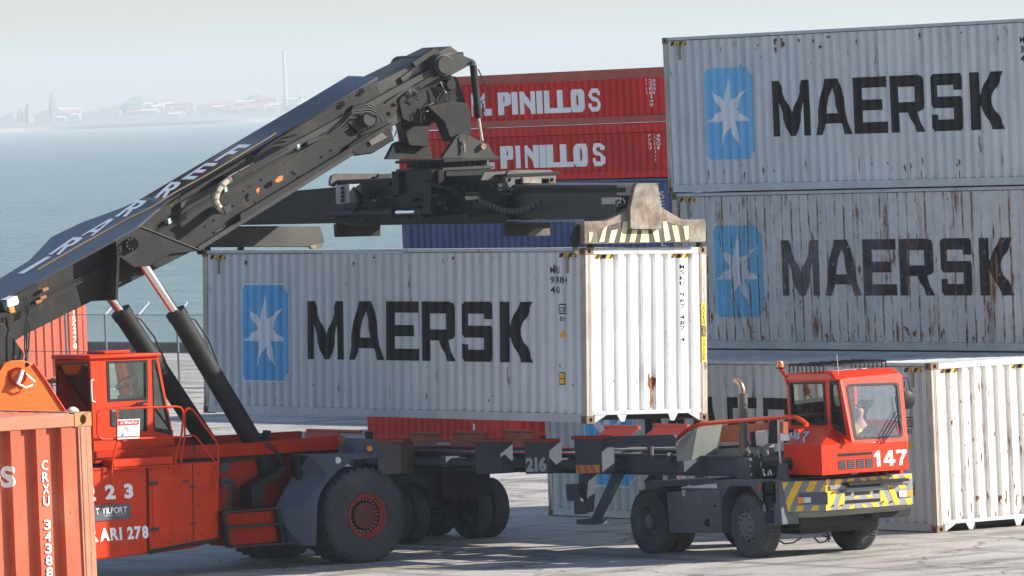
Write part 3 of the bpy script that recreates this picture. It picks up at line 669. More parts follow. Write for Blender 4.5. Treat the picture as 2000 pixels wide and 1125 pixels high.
for q in ((118, -150, -3.5), tuple(_view(2400, 900, -3.5)), tuple(_view(2400, 9300, -3.5)), tuple(_view(-2400, 9300, -3.5)), (118, 3600, -3.5)): wl.append(Vector(q))
mb.face(wl)
mb.build('water', water(), kind='structure', smooth=0)

# far shore --------------------------------------------------------------
def far(px, d):
    q = at(px, 270-.0422*px, 'Z', 0.); q = Vector((q.x, q.y, 0)); return q*(d/(q.length))
rnd = random.Random(3)
mb = MB(); pts = []
def hill(px): return 8+11*max(0, math.sin((px-60)/300))+8*math.exp(-((px-290)/70)**2)+4*math.sin(px/37)+3*math.sin(px/13)
cols = []
for k in range(0, 300):
    px = -2600+k*18; a, b_, c_ = far(px, 8750+60*math.sin(px/90)), far(px, 9100), far(px, 9900)
    cols.append([mb.bm.verts.new((a.x, a.y, -3.6)), mb.bm.verts.new((a.x, a.y, .5)), mb.bm.verts.new((b_.x, b_.y, 5+hill(px)*.3)), mb.bm.verts.new((c_.x, c_.y, 6+hill(px)+rnd.random()*3))])
for A, B in zip(cols, cols[1:]):
    for i in range(3): mb.bm.faces.new((A[i], B[i], B[i+1], A[i+1]))
mb.build('hills', mat('far_land', (.17, .17, .16), .9, var=.6, scale=.01), kind='structure', smooth=0)
bw = mat('far_white_render', (.58, .56, .55), .8); br = mat('far_roof_tile', (.42, .20, .13), .8); bo = mat('far_ochre_render', (.55, .46, .36), .8)
FG = 'houses on the far shore'
for k in range(86):
    u = rnd.random()
    px = rnd.choice([rnd.uniform(120, 150), rnd.uniform(265, 365), rnd.uniform(265, 365), rnd.uniform(395, 600), rnd.uniform(395, 620), rnd.uniform(420, 560), rnd.uniform(-20, 260)])
    d = rnd.uniform(8950, 9500); p = far(px, d); zb = 2+(d-8900)/600*14; w, h, dp = rnd.uniform(7, 26), rnd.uniform(5, 11), rnd.uniform(8, 12)
    lat_ = _view(1, 0, 0); fw = _view(0, 1, 0)
    t = thing('far_house', 'small pale house among many on the hazy far shore', 'house', (p.x, p.y, zb-4), group=FG)
    def q(a, f, z): return p+lat_*a+fw*f+Vector((0, 0, z))
    m1 = MB(); m1.hexa([q(-w/2, 0, zb-4), q(w/2, 0, zb-4), q(w/2, dp, zb-4), q(-w/2, dp, zb-4)], [q(-w/2, 0, zb+h), q(w/2, 0, zb+h), q(w/2, dp, zb+h), q(-w/2, dp, zb+h)])
    m1.build('wall', rnd.choice([bw, bw, bo]), t, smooth=0)
    m1 = MB(); e = .6; a = [q(-w/2-e, -e, zb+h), q(w/2+e, -e, zb+h), q(w/2+e, dp+e, zb+h), q(-w/2-e, dp+e, zb+h)]; b_ = [q(-w/2+1, dp/2-1, zb+h+2.4), q(w/2-1, dp/2-1, zb+h+2.4), q(w/2-1, dp/2+1, zb+h+2.4), q(-w/2+1, dp/2+1, zb+h+2.4)]
    m1.hexa(a, b_).build('roof', rnd.choice([br, br, bw]), t, smooth=0)
def tower(name, label, cat, px, w, z1, m, r=False):
    p = far(px, 9050); t = thing(name, label, cat, (p.x, p.y, 0)); m1 = MB()
    if r:
        m1.tube((p.x, p.y, 0), (p.x, p.y, z1), w*.62, w*.42, 20); m1.build('shaft', m, t)
        for zc in (.9, .97): MB().tube((p.x, p.y, z1*zc), (p.x, p.y, z1*(zc+.025)), w*.5, w*.48, 20).build('band', br, t)
    else:
        m1.box(p.x-w/2, p.x+w/2, p.y-w/2, p.y+w/2, 0, z1*.8); m1.build('body', m, t, smooth=0)
        MB().box(p.x-w*.3, p.x+w*.3, p.y-w*.3, p.y+w*.3, z1*.8, z1).build('cap', m, t, smooth=0)
tower('chimney', 'tall slender banded chimney rising from the far shore', 'chimney', 560, 4.6, 82, mat('far_chimney', (.42, .37, .37), .8), True)
tower('far_tower', 'tallest dark square tower on the far shore', 'tower', 105, 6, 42, mat('far_tower_grey', (.16, .17, .20), .8))
tower('far_tower', 'wide grey block tower left of the tallest tower on the far shore', 'tower', 60, 9, 30, mat('far_block', (.26, .25, .25), .8))
tower('far_tower', 'pale low tower leftmost on the far shore', 'tower', 41, 6, 26, mat('far_block2', (.5, .48, .46), .8))
p = far(597, 9050); t = thing('far_tank', 'white domed building with thin mast on the far shore', 'tank', (p.x, p.y, 0))
MB().lathe((p.x, p.y, 10), 'Z', [(18, 0), (18, 5), (12, 9), (5, 10.5), (0, 11)], 24).build('dome', bw, t); MB().tube((p.x-4, p.y, 15), (p.x-4, p.y, 32), 1.4, .8, 8).build('mast', bw, t)

# wire fence along X=104.4 ----------------------------------------------
FX = 104.4
t = thing('wire_fence', 'chain-link fence with bent-top grey posts in front of the water', 'fence', (FX, 178, 0))
M_post = mat('galvanised_post', (.13, .15, .18), .5, metal=.3); M_tip = mat('pale_post_tip', (.72, .72, .70), .5)
ys = [at(px, 615, 'X', FX).y for px in (420, 345, 270, 205, 127, 50, -30)] + [at(495, 615, 'X', FX).y]
for y in ys:
    po = MB().tube((FX, y, 0), (FX, y, 2.12), .034, n=10).build('post', M_post, t)
    MB().tube((FX, y, 2.12), (FX+.25, y-.18, 2.45), .045, .04, n=8).build('bent_tip', M_tip, po)
mb = MB()
for z in (.06, 1.05, 2.1): mb.tube((FX-.03, min(ys), z), (FX-.03, max(ys), z), .011, n=5)
mb.build('tension_wire', M_post, t)
mb = MB(); ya_, yb_ = min(ys), max(ys); st = .09; n = int((yb_-ya_)/st)
for k in range(-24, n):
    for sg in (1, -1):
        y0 = ya_+k*st; a = (FX-.03, y0, .06) if sg > 0 else (FX-.03, y0, 2.1); b_ = (FX-.03, y0+2.04, 2.1) if sg > 0 else (FX-.03, y0+2.04, .06)
        ta = max(0, (ya_-y0)/2.04); tb = min(1, (yb_-y0)/2.04)
        if ta >= tb: continue
        a, b_ = Vector(a), Vector(b_); p, q_ = a.lerp(b_, ta), a.lerp(b_, tb); mb.tube(p, q_, .0016, n=3, caps=False)
mb.build('wire_mesh', mat('mesh_wire', (.35, .36, .38), .5, metal=.5), t)

# ================================================================ wheels
M_tyre = mat('tyre_rubber', (.062, .062, .068), .85, spec=.2, var=.3, dirt=.2, fade=(.11, .105, .10), bump=.3, scale=2)
M_dk = mat('recess_black', (.015, .014, .014), .7)
M_rimg = mat('grey_rim', (.12, .125, .14), .5, var=.2, rust=.25, grime=.3, scale=2)
def wheel(root, c, R, w, axis, sgn, rimr, rim_m, style='truck', n=56, tread=True, name='wheel'):
    """outer face looks along -axis when sgn=1; c = centre of the outer face"""
    g = MB(); h = w
    prof = [(rimr, .035), (rimr*1.03, .0), (R*.80, -.012), (R*.93, .006), (R*.985, .045), (R, .10), (R, h-.10), (R*.985, h-.045), (R*.93, h-.006), (R*.8, h), (rimr, h-.03)]
    g.lathe(c, axis, prof, n, sgn, cap=False)
    c = Vector(c)
    if tread:
        cnt = 34 if style == 'loader' else 60; dep = .016 if style == 'loader' else .014
        for k in range(cnt):
            for half in (0, 1):
                t0 = 2*math.pi*(k+.5*half)/cnt; tw = 2*math.pi/cnt*(.52 if style == 'loader' else .6)
                a0, a1 = (.0, h*.46) if half == 0 else (h*.54, h)
                if style == 'loader': a0, a1 = (.012, h*.47) if half == 0 else (h*.53, h-.012)
                def P(r, th, a):
                    v = Vector((a*sgn, r*math.cos(th), r*math.sin(th))) if axis == 'X' else Vector((r*math.cos(th), a*sgn, r*math.sin(th)))
                    return c+v
                sk = .06 if half else -.06
                r0, r1 = R*.955, R+dep
                A = [P(r0, t0, a0), P(r0, t0+tw, a0), P(r0, t0+tw+sk, a1), P(r0, t0+sk, a1)]
                am, an_ = (a0+.03, a1) if half == 0 else (a0, a1-.03)
                B = [P(r1, t0+.01, am), P(r1, t0+tw-.01, am), P(r1, t0+tw+sk-.01, an_), P(r1, t0+sk+.01, an_)]
                g.hexa(A, B)
    wo = g.build(name, M_tyre, root, smooth=28)
    r = MB()
    if style == 'loader':
        r.lathe(c, axis, [(rimr*1.02, .03), (rimr*1.0, -.01), (rimr*.93, -.012), (rimr*.88, .03), (rimr*.80, .05), (rimr*.78, .13)], 48, sgn, cap=False)
        dk = MB().lathe(c, axis, [(rimr*.79, .13), (rimr*.70, .15), (rimr*.60, .10)], 40, sgn, cap=False)
        hb = MB().lathe(c, axis, [(rimr*.61, .10), (rimr*.60, .05), (rimr*.52, .035), (0, .03)], 40, sgn, cap=False)
        r.build('rim', rim_m, wo); dk.build('rim_recess', M_dk, wo); hb.build('hub', mat('hub_brown_red', (.14, .03, .025), .6, var=.3, grime=.6, scale=3), wo)
        b = MB()
        for k in range(24):
            t0 = 2*math.pi*k/24; v = Vector((rimr*.73*math.cos(t0), 0, rimr*.73*math.sin(t0))) if axis == 'Y' else Vector((0, rimr*.73*math.cos(t0), rimr*.73*math.sin(t0)))
            ax = Vector((0, sgn, 0)) if axis == 'Y' else Vector((sgn, 0, 0)); b.tube(c+v+ax*.14, c+v+ax*.10, .016, n=6)
        b.build('wheel_nuts', mat('nut_steel', (.35, .33, .3), .5, metal=.5), wo)
    elif style == 'dish':       # rear dual, deep dish
        r.lathe(c, axis, [(rimr*1.02, .03), (rimr*1.0, .0), (rimr*.94, .0), (rimr*.9, .05), (rimr*.82, .19), (rimr*.5, .20), (rimr*.46, .12), (rimr*.40, .03), (rimr*.3, .02), (0, .02)], 40, sgn, cap=False); r.build('rim', rim_m, wo)
    else:
        r.lathe(c, axis, [(rimr*1.02, .03), (rimr*1.0, .0), (rimr*.95, -.002), (rimr*.93, .03), (rimr*.80, .03), (rimr*.74, -.04), (rimr*.50, -.055), (rimr*.44, -.045), (rimr*.30, -.05), (rimr*.28, -.09), (0, -.095)], 40, sgn, cap=False); r.build('rim', rim_m, wo)
        b = MB()
        for k in range(10):
            t0 = 2*math.pi*k/10; v = Vector((rimr*.60*math.cos(t0), 0, rimr*.60*math.sin(t0))) if axis == 'Y' else Vector((0, rimr*.60*math.cos(t0), rimr*.60*math.sin(t0)))
            ax = Vector((0, sgn, 0)) if axis == 'Y' else Vector((sgn, 0, 0)); b.tube(c+v-ax*.075, c+v-ax*.03, .022, n=6)
        b.build('wheel_nuts', mat('nut_dark', (.1, .1, .11), .5, metal=.4), wo)
        b = MB()
        for k in range(10):
            t0 = 2*math.pi*(k+.5)/10; v = Vector((rimr*.865*math.cos(t0), 0, rimr*.865*math.sin(t0))) if axis == 'Y' else Vector((0, rimr*.865*math.cos(t0), rimr*.865*math.sin(t0)))
            ax = Vector((0, sgn, 0)) if axis == 'Y' else Vector((sgn, 0, 0)); b.tube(c+v+ax*.022, c+v+ax*.05, .032, n=8)
        b.build('rim_holes', mat('hole_black', (.01, .01, .01), .9), wo)
    return wo

# ================================================================ reach stacker
M_or1 = mat('stacker_orange_red', (.58, .034, .001), .5, spec=.2, var=.14, dirt=.38, grime=.28, rust=.16)
M_or2 = mat('stacker_red_worn', (.40, .018, .001), .5, spec=.15, var=.12, dirt=.4, grime=.35, rust=.15)
M_orY = mat('stacker_orange_bracket', (.62, .11, .008), .42, var=.08, dirt=.2, grime=.1)
M_bm = mat('boom_charcoal', (.018, .018, .018), .6, spec=.2, var=.35, dirt=.5, grime=.4, rust=.16, rustcol=(.28, .12, .05))
M_bm2 = mat('boom_grey_edge', (.042, .042, .040), .55, spec=.2, var=.2, dirt=.4, rust=.25)
M_blk = mat('black_steel', (.014, .014, .016), .5, spec=.2, var=.25, dirt=.3, grime=.2)
M_chr = mat('chrome_rod', (.75, .75, .75), .16, metal=1., var=.03)
M_hose = mat('hose_rubber', (.018, .018, .018), .5)
M_gf = mat('fender_grey', (.075, .09, .12), .5, var=.12, dirt=.4, grime=.3, rust=.12)
M_seat = mat('seat_cloth', (.12, .03, .025), .9)
M_lamp = mat('lamp_white', (.75, .75, .72), .35); M_amb = mat('amber_lens', (.85, .25, .01), .25, spec=.8)
M_rustpl = mat('scraped_steel', (.21, .195, .165), .6, spec=.2, var=.5, rust=.75, rustcol=(.40, .16, .055), grime=.6, scale=4)
M_py = mat('worn_pale_yellow', (.68, .62, .38), .55, var=.08, rust=.55, dirt=.3, scale=2, grime=.2)
M_glass = glass_mat('cab_glass', (.74, .86, .82), .05)
def grimy(): pass
ST = thing('reach_stacker', 'orange-red reach stacker with long black boom, holding the grey container up by its spreader', 'reach stacker', (63.5, 107.4, 0))
def px1(name, m, pts, ax, a, b, parent=ST, **k): return MB().px(pts, ax, a, b).build(name, m, parent, **k)
def shrink(pts): return pts
# chassis
px1('side_panel', M_or1, [(140, 917), (287, 909), (289, 1082), (142, 1099)], 'Y', 106.1, 107.0, bevel=.03)
sp2 = px1('side_panel', M_or1, [(289.5, 909), (428, 901), (428, 1054), (380, 1071), (291, 1082)], 'Y', 106.1, 107.0, bevel=.02)
dr = px1('door', M_or1, [(297, 932), (372, 927), (375, 1040), (300, 1046)], 'Y', 106.085, 106.11, bevel=.004)
for a in ((300, 944), (303, 1034)): px1('hinge', M_bm2, [(a[0]-6, a[1]-3), (a[0]+8, a[1]-4), (a[0]+8, a[1]+3), (a[0]-6, a[1]+4)], 'Y', 106.06, 106.09, dr)
for a in ((377, 952), (379, 1022), (364, 940)): px1('latch', M_bm2, [(a[0]-5, a[1]-1), (a[0]+5, a[1]-2), (a[0]+5, a[1]+1), (a[0]-5, a[1]+2)], 'Y', 106.065, 106.1, dr)
px1('deck_rail', M_or2, [(184, 906), (184, 882), (342, 872), (498, 864), (662, 850), (662, 878), (498, 889), (342, 898)], 'Y', 106.38, 106.5, bevel=.01)
px1('deck_rail', M_or2, [(60, 895), (60, 872), (290, 858), (530, 845), (590, 842), (590, 866), (290, 885)], 'Y', 108.3, 108.42, bevel=.01)
px1('deck', M_blk, [(140, 903), (662, 872), (662, 884), (428, 903), (428, 930), (140, 940)], 'Y', 106.5, 108.3)
px1('foot_plate', M_or1, [(222, 898), (344, 890), (345, 906), (222, 913)], 'Y', 106.03, 106.4, bevel=.01)
px1('foot_plate', M_or1, [(222, 914), (345, 907), (345, 909), (222, 917)], 'Y', 105.99, 106.4)
px1('frame', M_or2, [(428, 891), (640, 880), (600, 940), (570, 1010), (428, 1008)], 'Y', 106.6, 108.2)
px1('under_frame', M_blk, [(300, 1010), (600, 990), (600, 1052), (300, 1066)], 'Y', 107.0, 108.0)
px1('counterweight', M_or2, [(-160, 880), (140, 880), (140, 1095), (-160, 1110)], 'Y', 106.1, 108.7)
sb = px1('step_box', M_or2, [(434, 1003), (544, 995), (552, 1058), (446, 1067)], 'Y', 106.08, 106.7, bevel=.015)
for q in ([(436, 999), (545, 991), (545, 994), (436, 1003)], [(446, 1028), (550, 1021), (550, 1025), (446, 1033)], [(456, 1066), (566, 1059), (566, 1063), (456, 1071)]):
    px1('step', M_bm2, q, 'Y', 105.93, 106.2, sb, bevel=.004)
for q in ([(434, 1000), (446, 1066), (451, 1066), (440, 999)], [(540, 994), (552, 1060), (557, 1059), (545, 993)]): px1('step_frame', M_blk, q, 'Y', 105.95, 106.08, sb)
# valve cluster, handle plates on the recessed frame
px1('electric_box', M_blk, [(491, 950), (515, 935), (540, 920), (556, 905), (560, 915), (545, 935), (520, 950), (515, 990), (492, 992)], 'Y', 106.2, 106.6, bevel=.02)
for a in ((439, 912), (441, 942)): MB().tube(at(a[0], a[1], 'Y', 106.52), at(a[0], a[1], 'Y', 106.6), .085, n=20).build('isolator', M_gf, ST)
MB().pipe([at(x, y, 'Y', 106.45) for x, y in ((441, 942), (452, 943), (458, 942), (461, 939))], .012).build('isolator_key', M_bm2, ST)
MB().pipe([at(x, y, 'Y', 106.45) for x, y in ((540, 930), (545, 950), (556, 955), (562, 940), (556, 925))], .02).build('hose', M_hose, ST)
for a in (431, 435): px1('plate', M_bm2, [(a, 899+(a-431)), (a+18, 898+(a-431)), (a+18, 900+(a-431)), (a, 901+(a-431))], 'Y', 106.55, 106.6)
for q in ([(289, 911), (290.4, 911), (292, 1079), (290.6, 1079)], [(185, 918), (286, 911), (286, 912.2), (185, 919.2)], [(376, 906), (377.2, 906), (379, 1066), (377.8, 1066)]): px1('panel_seam', M_blk, q, 'Y', 106.092, 106.1)
for x, y in ((296, 918), (330, 915), (365, 912), (296, 1064), (330, 1060), (365, 1055), (388, 925), (390, 985), (392, 1045), (420, 915), (422, 1045), (200, 928), (278, 922)): MB().tube(at(x, y, 'Y', 106.08), at(x, y, 'Y', 106.1), .014, n=8).build('bolt', M_bm2, ST)
px1('oil_stain', mat('oil_film', (.10, .02, .01), .35, var=.4, grime=.7), [(432, 1001), (470, 998), (466, 960), (452, 930), (446, 965)], 'Y', 106.585, 106.6)
px1('kick_plate', M_blk, [(291, 1074), (426, 1050), (427, 1058), (291, 1083)], 'Y', 106.085, 106.1)
# lettering on the flank
def flank(txt, p0, p1, v, nm='lettering', m=None, bold=.05, Y=106.09):
    b = packed(txt, bold); A, B = at(*p0, 'Y', Y), at(*p1, 'Y', Y); T = at(*v, 'Y', Y); fit(b, 0, 1, 0, 1)
    return lay(b, nm, m or M_white, ST, lambda u, w: A+(B-A)*u+(T-A)*w, world=True)
flank('2 3', (206, 976), (261, 973), (204, 947)); flank('2', (168, 980), (188, 978), (166, 950))
flank('ARI 278', (196, 1058), (291, 1052), (194, 1032)); flank('FERR', (120, 1064), (193, 1058), (118, 1037))
sg = px1('name_board', mat('board_grey', (.10, .10, .12), .5), [(150, 989), (255, 983), (256, 1013), (151, 1020)], 'Y', 106.08, 106.1)
flank('YILPORT', (199, 1004), (248, 1001), (199, 992), bold=.02, Y=106.07); flank('T', (187, 1005), (194, 1004), (187, 993), Y=106.07)
flank('LISBOA - LISCONT', (203, 1009), (247, 1006), (203, 1005.5), m=mat('dim_lettering', (.45, .45, .45), .5), Y=106.07, bold=.01)
# fender
px1('fender', M_gf, [(605, 889), (660, 886), (737, 884), (750, 891), (745, 894), (688, 898), (678, 906), (662, 919), (647, 934), (634, 950), (626, 965), (621, 985), (618, 1067), (591, 1066), (591, 990), (640, 925)], 'Y', 105.72, 106.5, bevel=.012)
f2 = MB(); a = [at(x, y, 'Y', 105.73) for x, y in ((606, 890), (639, 925), (590.5, 990), (590.5, 1065))]; b_ = [at(x, y, 'Y', 106.15) for x, y in ((600, 890), (575, 925), (533, 1000), (552, 1058))]
f2.hexa([a[0], a[1], b_[1], b_[0]], [p+Vector((0, .05, -.01)) for p in (a[0], a[1], b_[1], b_[0])]); f2.hexa([a[1], a[2], b_[2], b_[1]], [p+Vector((0.01, .05, 0)) for p in (a[1], a[2], b_[2], b_[1])]); f2.hexa([a[2], a[3], b_[3], b_[2]], [p+Vector((0.01, .05, 0)) for p in (a[2], a[3], b_[3], b_[2])])
f2.build('fender_side', M_gf, ST)
px1('fender_slot', M_blk, [(581, 895), (586, 892), (590, 897), (590, 935), (585, 940), (581, 933)], 'Y', 106.0, 106.2, bevel=.01)
MB().tube(at(660, 899, 'Y', 105.70), at(660, 899, 'Y', 105.73), .055, n=20).build('round_badge', M_lamp, ST)
px1('fender_light_box', M_gf, [(690, 886), (700, 856), (735, 857), (737, 884)], 'Y', 105.9, 106.3, bevel=.01)
MB().tube(at(722, 876, 'Y', 105.87), at(722, 876, 'Y', 105.91), .05, n=16).build('marker_light', M_amb, ST)
px1('mirror', M_blk, [(718, 842), (730, 844), (728, 857), (719, 856)], 'Y', 106.0, 106.1, bevel=.01)
px1('lamp', M_blk, [(519, 840), (530, 841), (527, 856), (517, 855)], 'Y', 106.5, 106.6, bevel=.01)
# wheels
M_rimr = mat('red_rim', (.38, .035, .03), .5, var=.2, dirt=.4, grime=.5, scale=2)
c = at(717, 1007, 'Y', 105.6); Rw = c.z
wheel(ST, c, Rw, .44, 'Y', 1, .37, M_rimr, 'loader')
wheel(ST, (c.x, c.y+.52, c.z), Rw, .44, 'Y', 1, .37, M_rimr, 'loader')
wheel(ST, (c.x, 109.2, c.z), Rw, .44, 'Y', -1, .37, M_rimr, 'loader'); wheel(ST, (c.x, 108.68, c.z), Rw, .44, 'Y', -1, .37, M_rimr, 'loader')
MB().tube((c.x, 106.3, c.z), (c.x, 108.6, c.z), .22, n=20).build('axle', M_blk, ST)
for yy in (106.3, 108.1): wheel(ST, (58.6, yy, .7), .7, .44, 'Y', 1, .35, M_rimr, 'loader', name='wheel')
# cab ---------------------------------------------------------------
Yc = 106.6; cx0 = at(176, 700, 'Y', Yc).x; yfar = at(107, 706, 'X', cx0).y
wo = [(176, 701), (309, 695), (342, 869), (184, 898)]
h1 = [(209, 706), (288, 703), (289, 780), (212, 784)]; h2 = [(216, 796), (288, 791), (288, 843), (217, 832)]; h3 = [(298, 703), (305, 702), (335, 848), (302, 842)]
MB().pxh(wo, [h1, h2, h3], 'Y', Yc, Yc+.05).build('cab_side', M_or1, ST, bevel=.006)
def frame_px(name, h, w, ax, v0, v1, m=M_blk, parent=ST):
    cx = sum(p[0] for p in h)/len(h); cy = sum(p[1] for p in h)/len(h)
    inn = [(cx+(x-cx)*(1-w), cy+(y-cy)*(1-w)) for x, y in h]
    return MB().pxh([(cx+(x-cx)*1.01, cy+(y-cy)*1.01) for x, y in h], [inn], ax, v0, v1).build(name, m, parent)
for h, w in ((h1, .1), (h2, .07), (h3, .1)):
    fr = frame_px('window_frame', h, w, 'Y', Yc-.012, Yc+.02); px1('pane', M_glass, h, 'Y', Yc+.022, Yc+.028, fr)
# rear wall with big window
w2 = [(106, 704), (175.5, 701), (184, 897), (118, 902)]; hr = [(110, 711), (172, 708), (178, 806), (112, 812)]
MB().pxh(w2, [hr], 'X', cx0, cx0+.05).build('cab_rear', M_or2, ST, bevel=.006)
fr = frame_px('window_frame', hr, .05, 'X', cx0-.01, cx0+.02); px1('pane', M_glass, hr, 'X', cx0+.024, cx0+.03, fr)
# far wall, floor, roof built from the near wall's real corners
A = [at(x, y, 'Y', Yc) for x, y in wo]
def off(p, dy): return Vector((p.x, yfar, p.z))
mb = MB(); s = .09
tl, tr, br_, bl = A
def pt(u, v): top = tl.lerp(tr, u); bot = bl.lerp(br_, u); return top.lerp(bot, v)
for u0, u1, v0, v1 in ((0, .1, 0, 1), (.86, 1, 0, 1), (0.1, .86, 0, .06), (.1, .86, .48, .54), (.1, .86, .9, 1)):
    q4 = [pt(u0, v0), pt(u1, v0), pt(u1, v1), pt(u0, v1)]; mb.hexa([Vector((p.x, yfar-.05, p.z)) for p in q4], [Vector((p.x, yfar, p.z)) for p in q4])
mb.build('cab_far_side', M_or2, ST)
mb = MB(); q4 = [tl+Vector((-.05, -.05, 0)), tr+Vector((.03, -.05, 0))]; z = tl.z
mb.hexa([Vector((q4[0].x, Yc-.05, tl.z-.01)), Vector((q4[1].x, Yc-.05, tr.z-.01)), Vector((q4[1].x, yfar+.04, tr.z-.01)), Vector((q4[0].x, yfar+.04, tl.z-.01))],
        [Vector((q4[0].x, Yc-.05, tl.z+.06)), Vector((q4[1].x, Yc-.05, tr.z+.05)), Vector((q4[1].x, yfar+.04, tr.z+.05)), Vector((q4[0].x, yfar+.04, tl.z+.06))])
mb.build('cab_roof', M_or1, ST, bevel=.02)
MB().box(tl.x+.45, tl.x+.95, 106.9, 107.5, tl.z+.055, tl.z+.1).build('roof_hatch', M_or1, ST, bevel=.01)
mb = MB(); mb.hexa([Vector((p.x, Yc+.05, p.z)) for p in (bl, br_)]+[Vector((p.x, yfar-.05, p.z)) for p in (br_, bl)], [Vector((p.x, Yc+.05, p.z+.25)) for p in (bl, br_)]+[Vector((p.x, yfar-.05, p.z+.25)) for p in (br_, bl)]); mb.build('cab_floor', M_blk, ST)
# front glass (faces +X)
mb = MB(); mb.hexa([tr+Vector((-.02, .06, -.05)), Vector((tr.x-.02, yfar-.06, tr.z-.05)), Vector((br_.x-.02, yfar-.06, br_.z+.25)), Vector((br_.x-.02, Yc+.06, br_.z+.25))],
                   [tr+Vector((-.012, .06, -.05)), Vector((tr.x-.012, yfar-.06, tr.z-.05)), Vector((br_.x-.012, yfar-.06, br_.z+.25)), Vector((br_.x-.012, Yc+.06, br_.z+.25))]); mb.build('front_pane', M_glass, ST)
sx = tl.x+.35; sz = bl.z+.25
MB().box(sx, sx+.45, 106.95, 107.4, sz, sz+.5).box(sx-.05, sx+.1, 106.95, 107.4, sz+.5, sz+1.15).box(sx-.04, sx+.08, 107.05, 107.3, sz+1.15, sz+1.38).build('seat', M_seat, ST, bevel=.05)
MB().box(tl.x+1.05, tl.x+1.28, 106.75, 107.6, sz, sz+.75).build('dashboard', M_blk, ST, bevel=.03)
ctr = Vector((tl.x+.98, 107.15, sz+.98)); qq = Matrix.Rotation(R_(-35), 3, 'Y')
MB().pipe([ctr+qq@Vector((.19*math.cos(t*.3927), .19*math.sin(t*.3927), 0)) for t in range(16)], .016, 6, True).tube(ctr, ctr+qq@Vector((0, 0, -.35)), .025).tube(ctr+qq@Vector((-.18, 0, 0)), ctr+qq@Vector((.18, 0, 0)), .012).build('steering_wheel', M_blk, ST)
def rail(name, pts, r, m=M_or1, Y=106.0, par=ST): return MB().pipe([at(x, y, 'Y', Y) for x, y in pts], r, 8).build(name, m, par)
Zz = lambda l: [(180+x/4.02, 680+y/4.02) for x, y in l]
rail('handrail', Zz([(155, 1010), (155, 960), (163, 860), (178, 800), (193, 740), (195, 600), (195, 480)]), .016)
rail('handrail', Zz([(190, 715), (80, 715), (52, 700), (40, 670), (40, 520), (52, 490), (75, 480), (300, 470), (660, 458), (695, 465), (712, 490), (716, 530), (700, 690), (678, 760), (655, 840), (655, 990)]), .018)
rail('handrail', Zz([(80, 715), (300, 712), (700, 695)]), .015)
rail('handrail', Zz([(697, 990), (697, 850), (712, 770), (726, 690), (726, 510), (735, 483), (755, 472), (785, 480), (815, 515), (975, 735), (990, 775), (990, 960), (965, 1120)]), .018)
rail('handrail', Zz([(726, 685), (790, 683), (820, 700), (870, 765), (985, 915)]), .015)
rail('grab_handle', [(183, 741), (178.5, 743), (178.5, 762), (180, 783), (186, 785)], .014, M_lamp, 106.5)
rail('grab_handle', [(104, 770), (100, 745), (100, 740), (106, 738)], .012, M_blk, 106.9)
rail('door_handle', [(266, 788), (278, 786), (288, 784)], .02, M_blk, 106.55)
# warning board
sb_ = px1('warning_board', mat('board_white', (.82, .82, .80), .4, var=.02), [(230, 820), (273, 818), (272, 856), (230, 858)], 'Y', 105.94, 105.96)
M_redb = mat('board_red', (.65, .03, .03), .4)
px1('board_header', M_redb, [(232, 821.5), (271.5, 819.5), (271.3, 829), (232, 831)], 'Y', 105.93, 105.94, sb_); px1('board_footer', M_redb, [(231, 852.5), (271.5, 850.5), (271.5, 852.5), (231, 854.5)], 'Y', 105.93, 105.94, sb_)
flank('ATENÇÃO', (235, 829.6), (268, 828), (235, 822.4), bold=.02, Y=105.92)
px1('board_drawing', mat('board_blue', (.05, .35, .45), .4), [(237, 849), (241, 845), (244, 850), (240, 852)], 'Y', 105.93, 105.94, sb_)
MB().pipe([at(x, y, 'Y', 105.93) for x, y in ((237, 843), (248, 835), (252, 842))], .006, 5).build('board_drawing', M_blk, sb_)
# boom hinge bracket
for yy in (106.55, 108.25):
    br1 = px1('hinge_bracket', M_orY, [(-60, 818), (-60, 760), (0, 725), (10, 709), (25, 704), (50, 703), (65, 712), (75, 722), (128, 806), (128, 818)], 'Y', yy, yy+.08, bevel=.015)
    if yy < 107:
        rail('bracket_edge', [(66, 711), (90, 745), (129, 806)], .022, M_or1, 106.53, br1)
        MB().tube(at(34, 735, 'Y', 106.46), at(34, 735, 'Y', 106.6), .15, n=28).build('hinge_pin', M_or2, br1)
        MB().tube(at(34, 735, 'Y', 106.44), at(34, 735, 'Y', 106.5), .10, n=24).build('pin_cap', M_orY, br1)
        MB().pipe([at(x, y, 'Y', 106.42) for x, y in ((44, 722), (41, 733), (37, 744), (34, 750))], .035).pipe([at(x, y, 'Y', 106.42) for x, y in ((50, 730), (60, 739), (68, 746))], .02).pipe([at(x, y, 'Y', 106.42) for x, y in ((36, 750), (50, 757), (64, 752))], .018).build('grease_lines', M_lamp, br1)
        MB().tube(at(53, 712, 'Y', 106.53), at(53, 712, 'Y', 106.56), .035, n=14).build('hole', M_blk, br1)
MB().lathe(at(142, 806, 'Y', 106.8), 'Z', [(.11, -.9), (.11, 0), (.10, .05), (.05, .09), (0, .1)], 20).build('air_intake_cap', M_lamp, ST)

# boom ----------------------------------------------------------------
YN, YF = 106.85, 107.95
BM = px1('boom', M_bm, [(-90, 640), (0, 584), (352, 379), (735, 152), (762, 248), (385, 486), (44, 656), (-20, 700), (-90, 730)], 'Y', YN, YF, bevel=.012)
px1('boom_heel', M_bm, [(-90, 690), (-20, 625), (8, 632), (48, 690), (46, 704), (20, 722), (-60, 760)], 'Y', YN-.12, YN+.2, BM, bevel=.02)
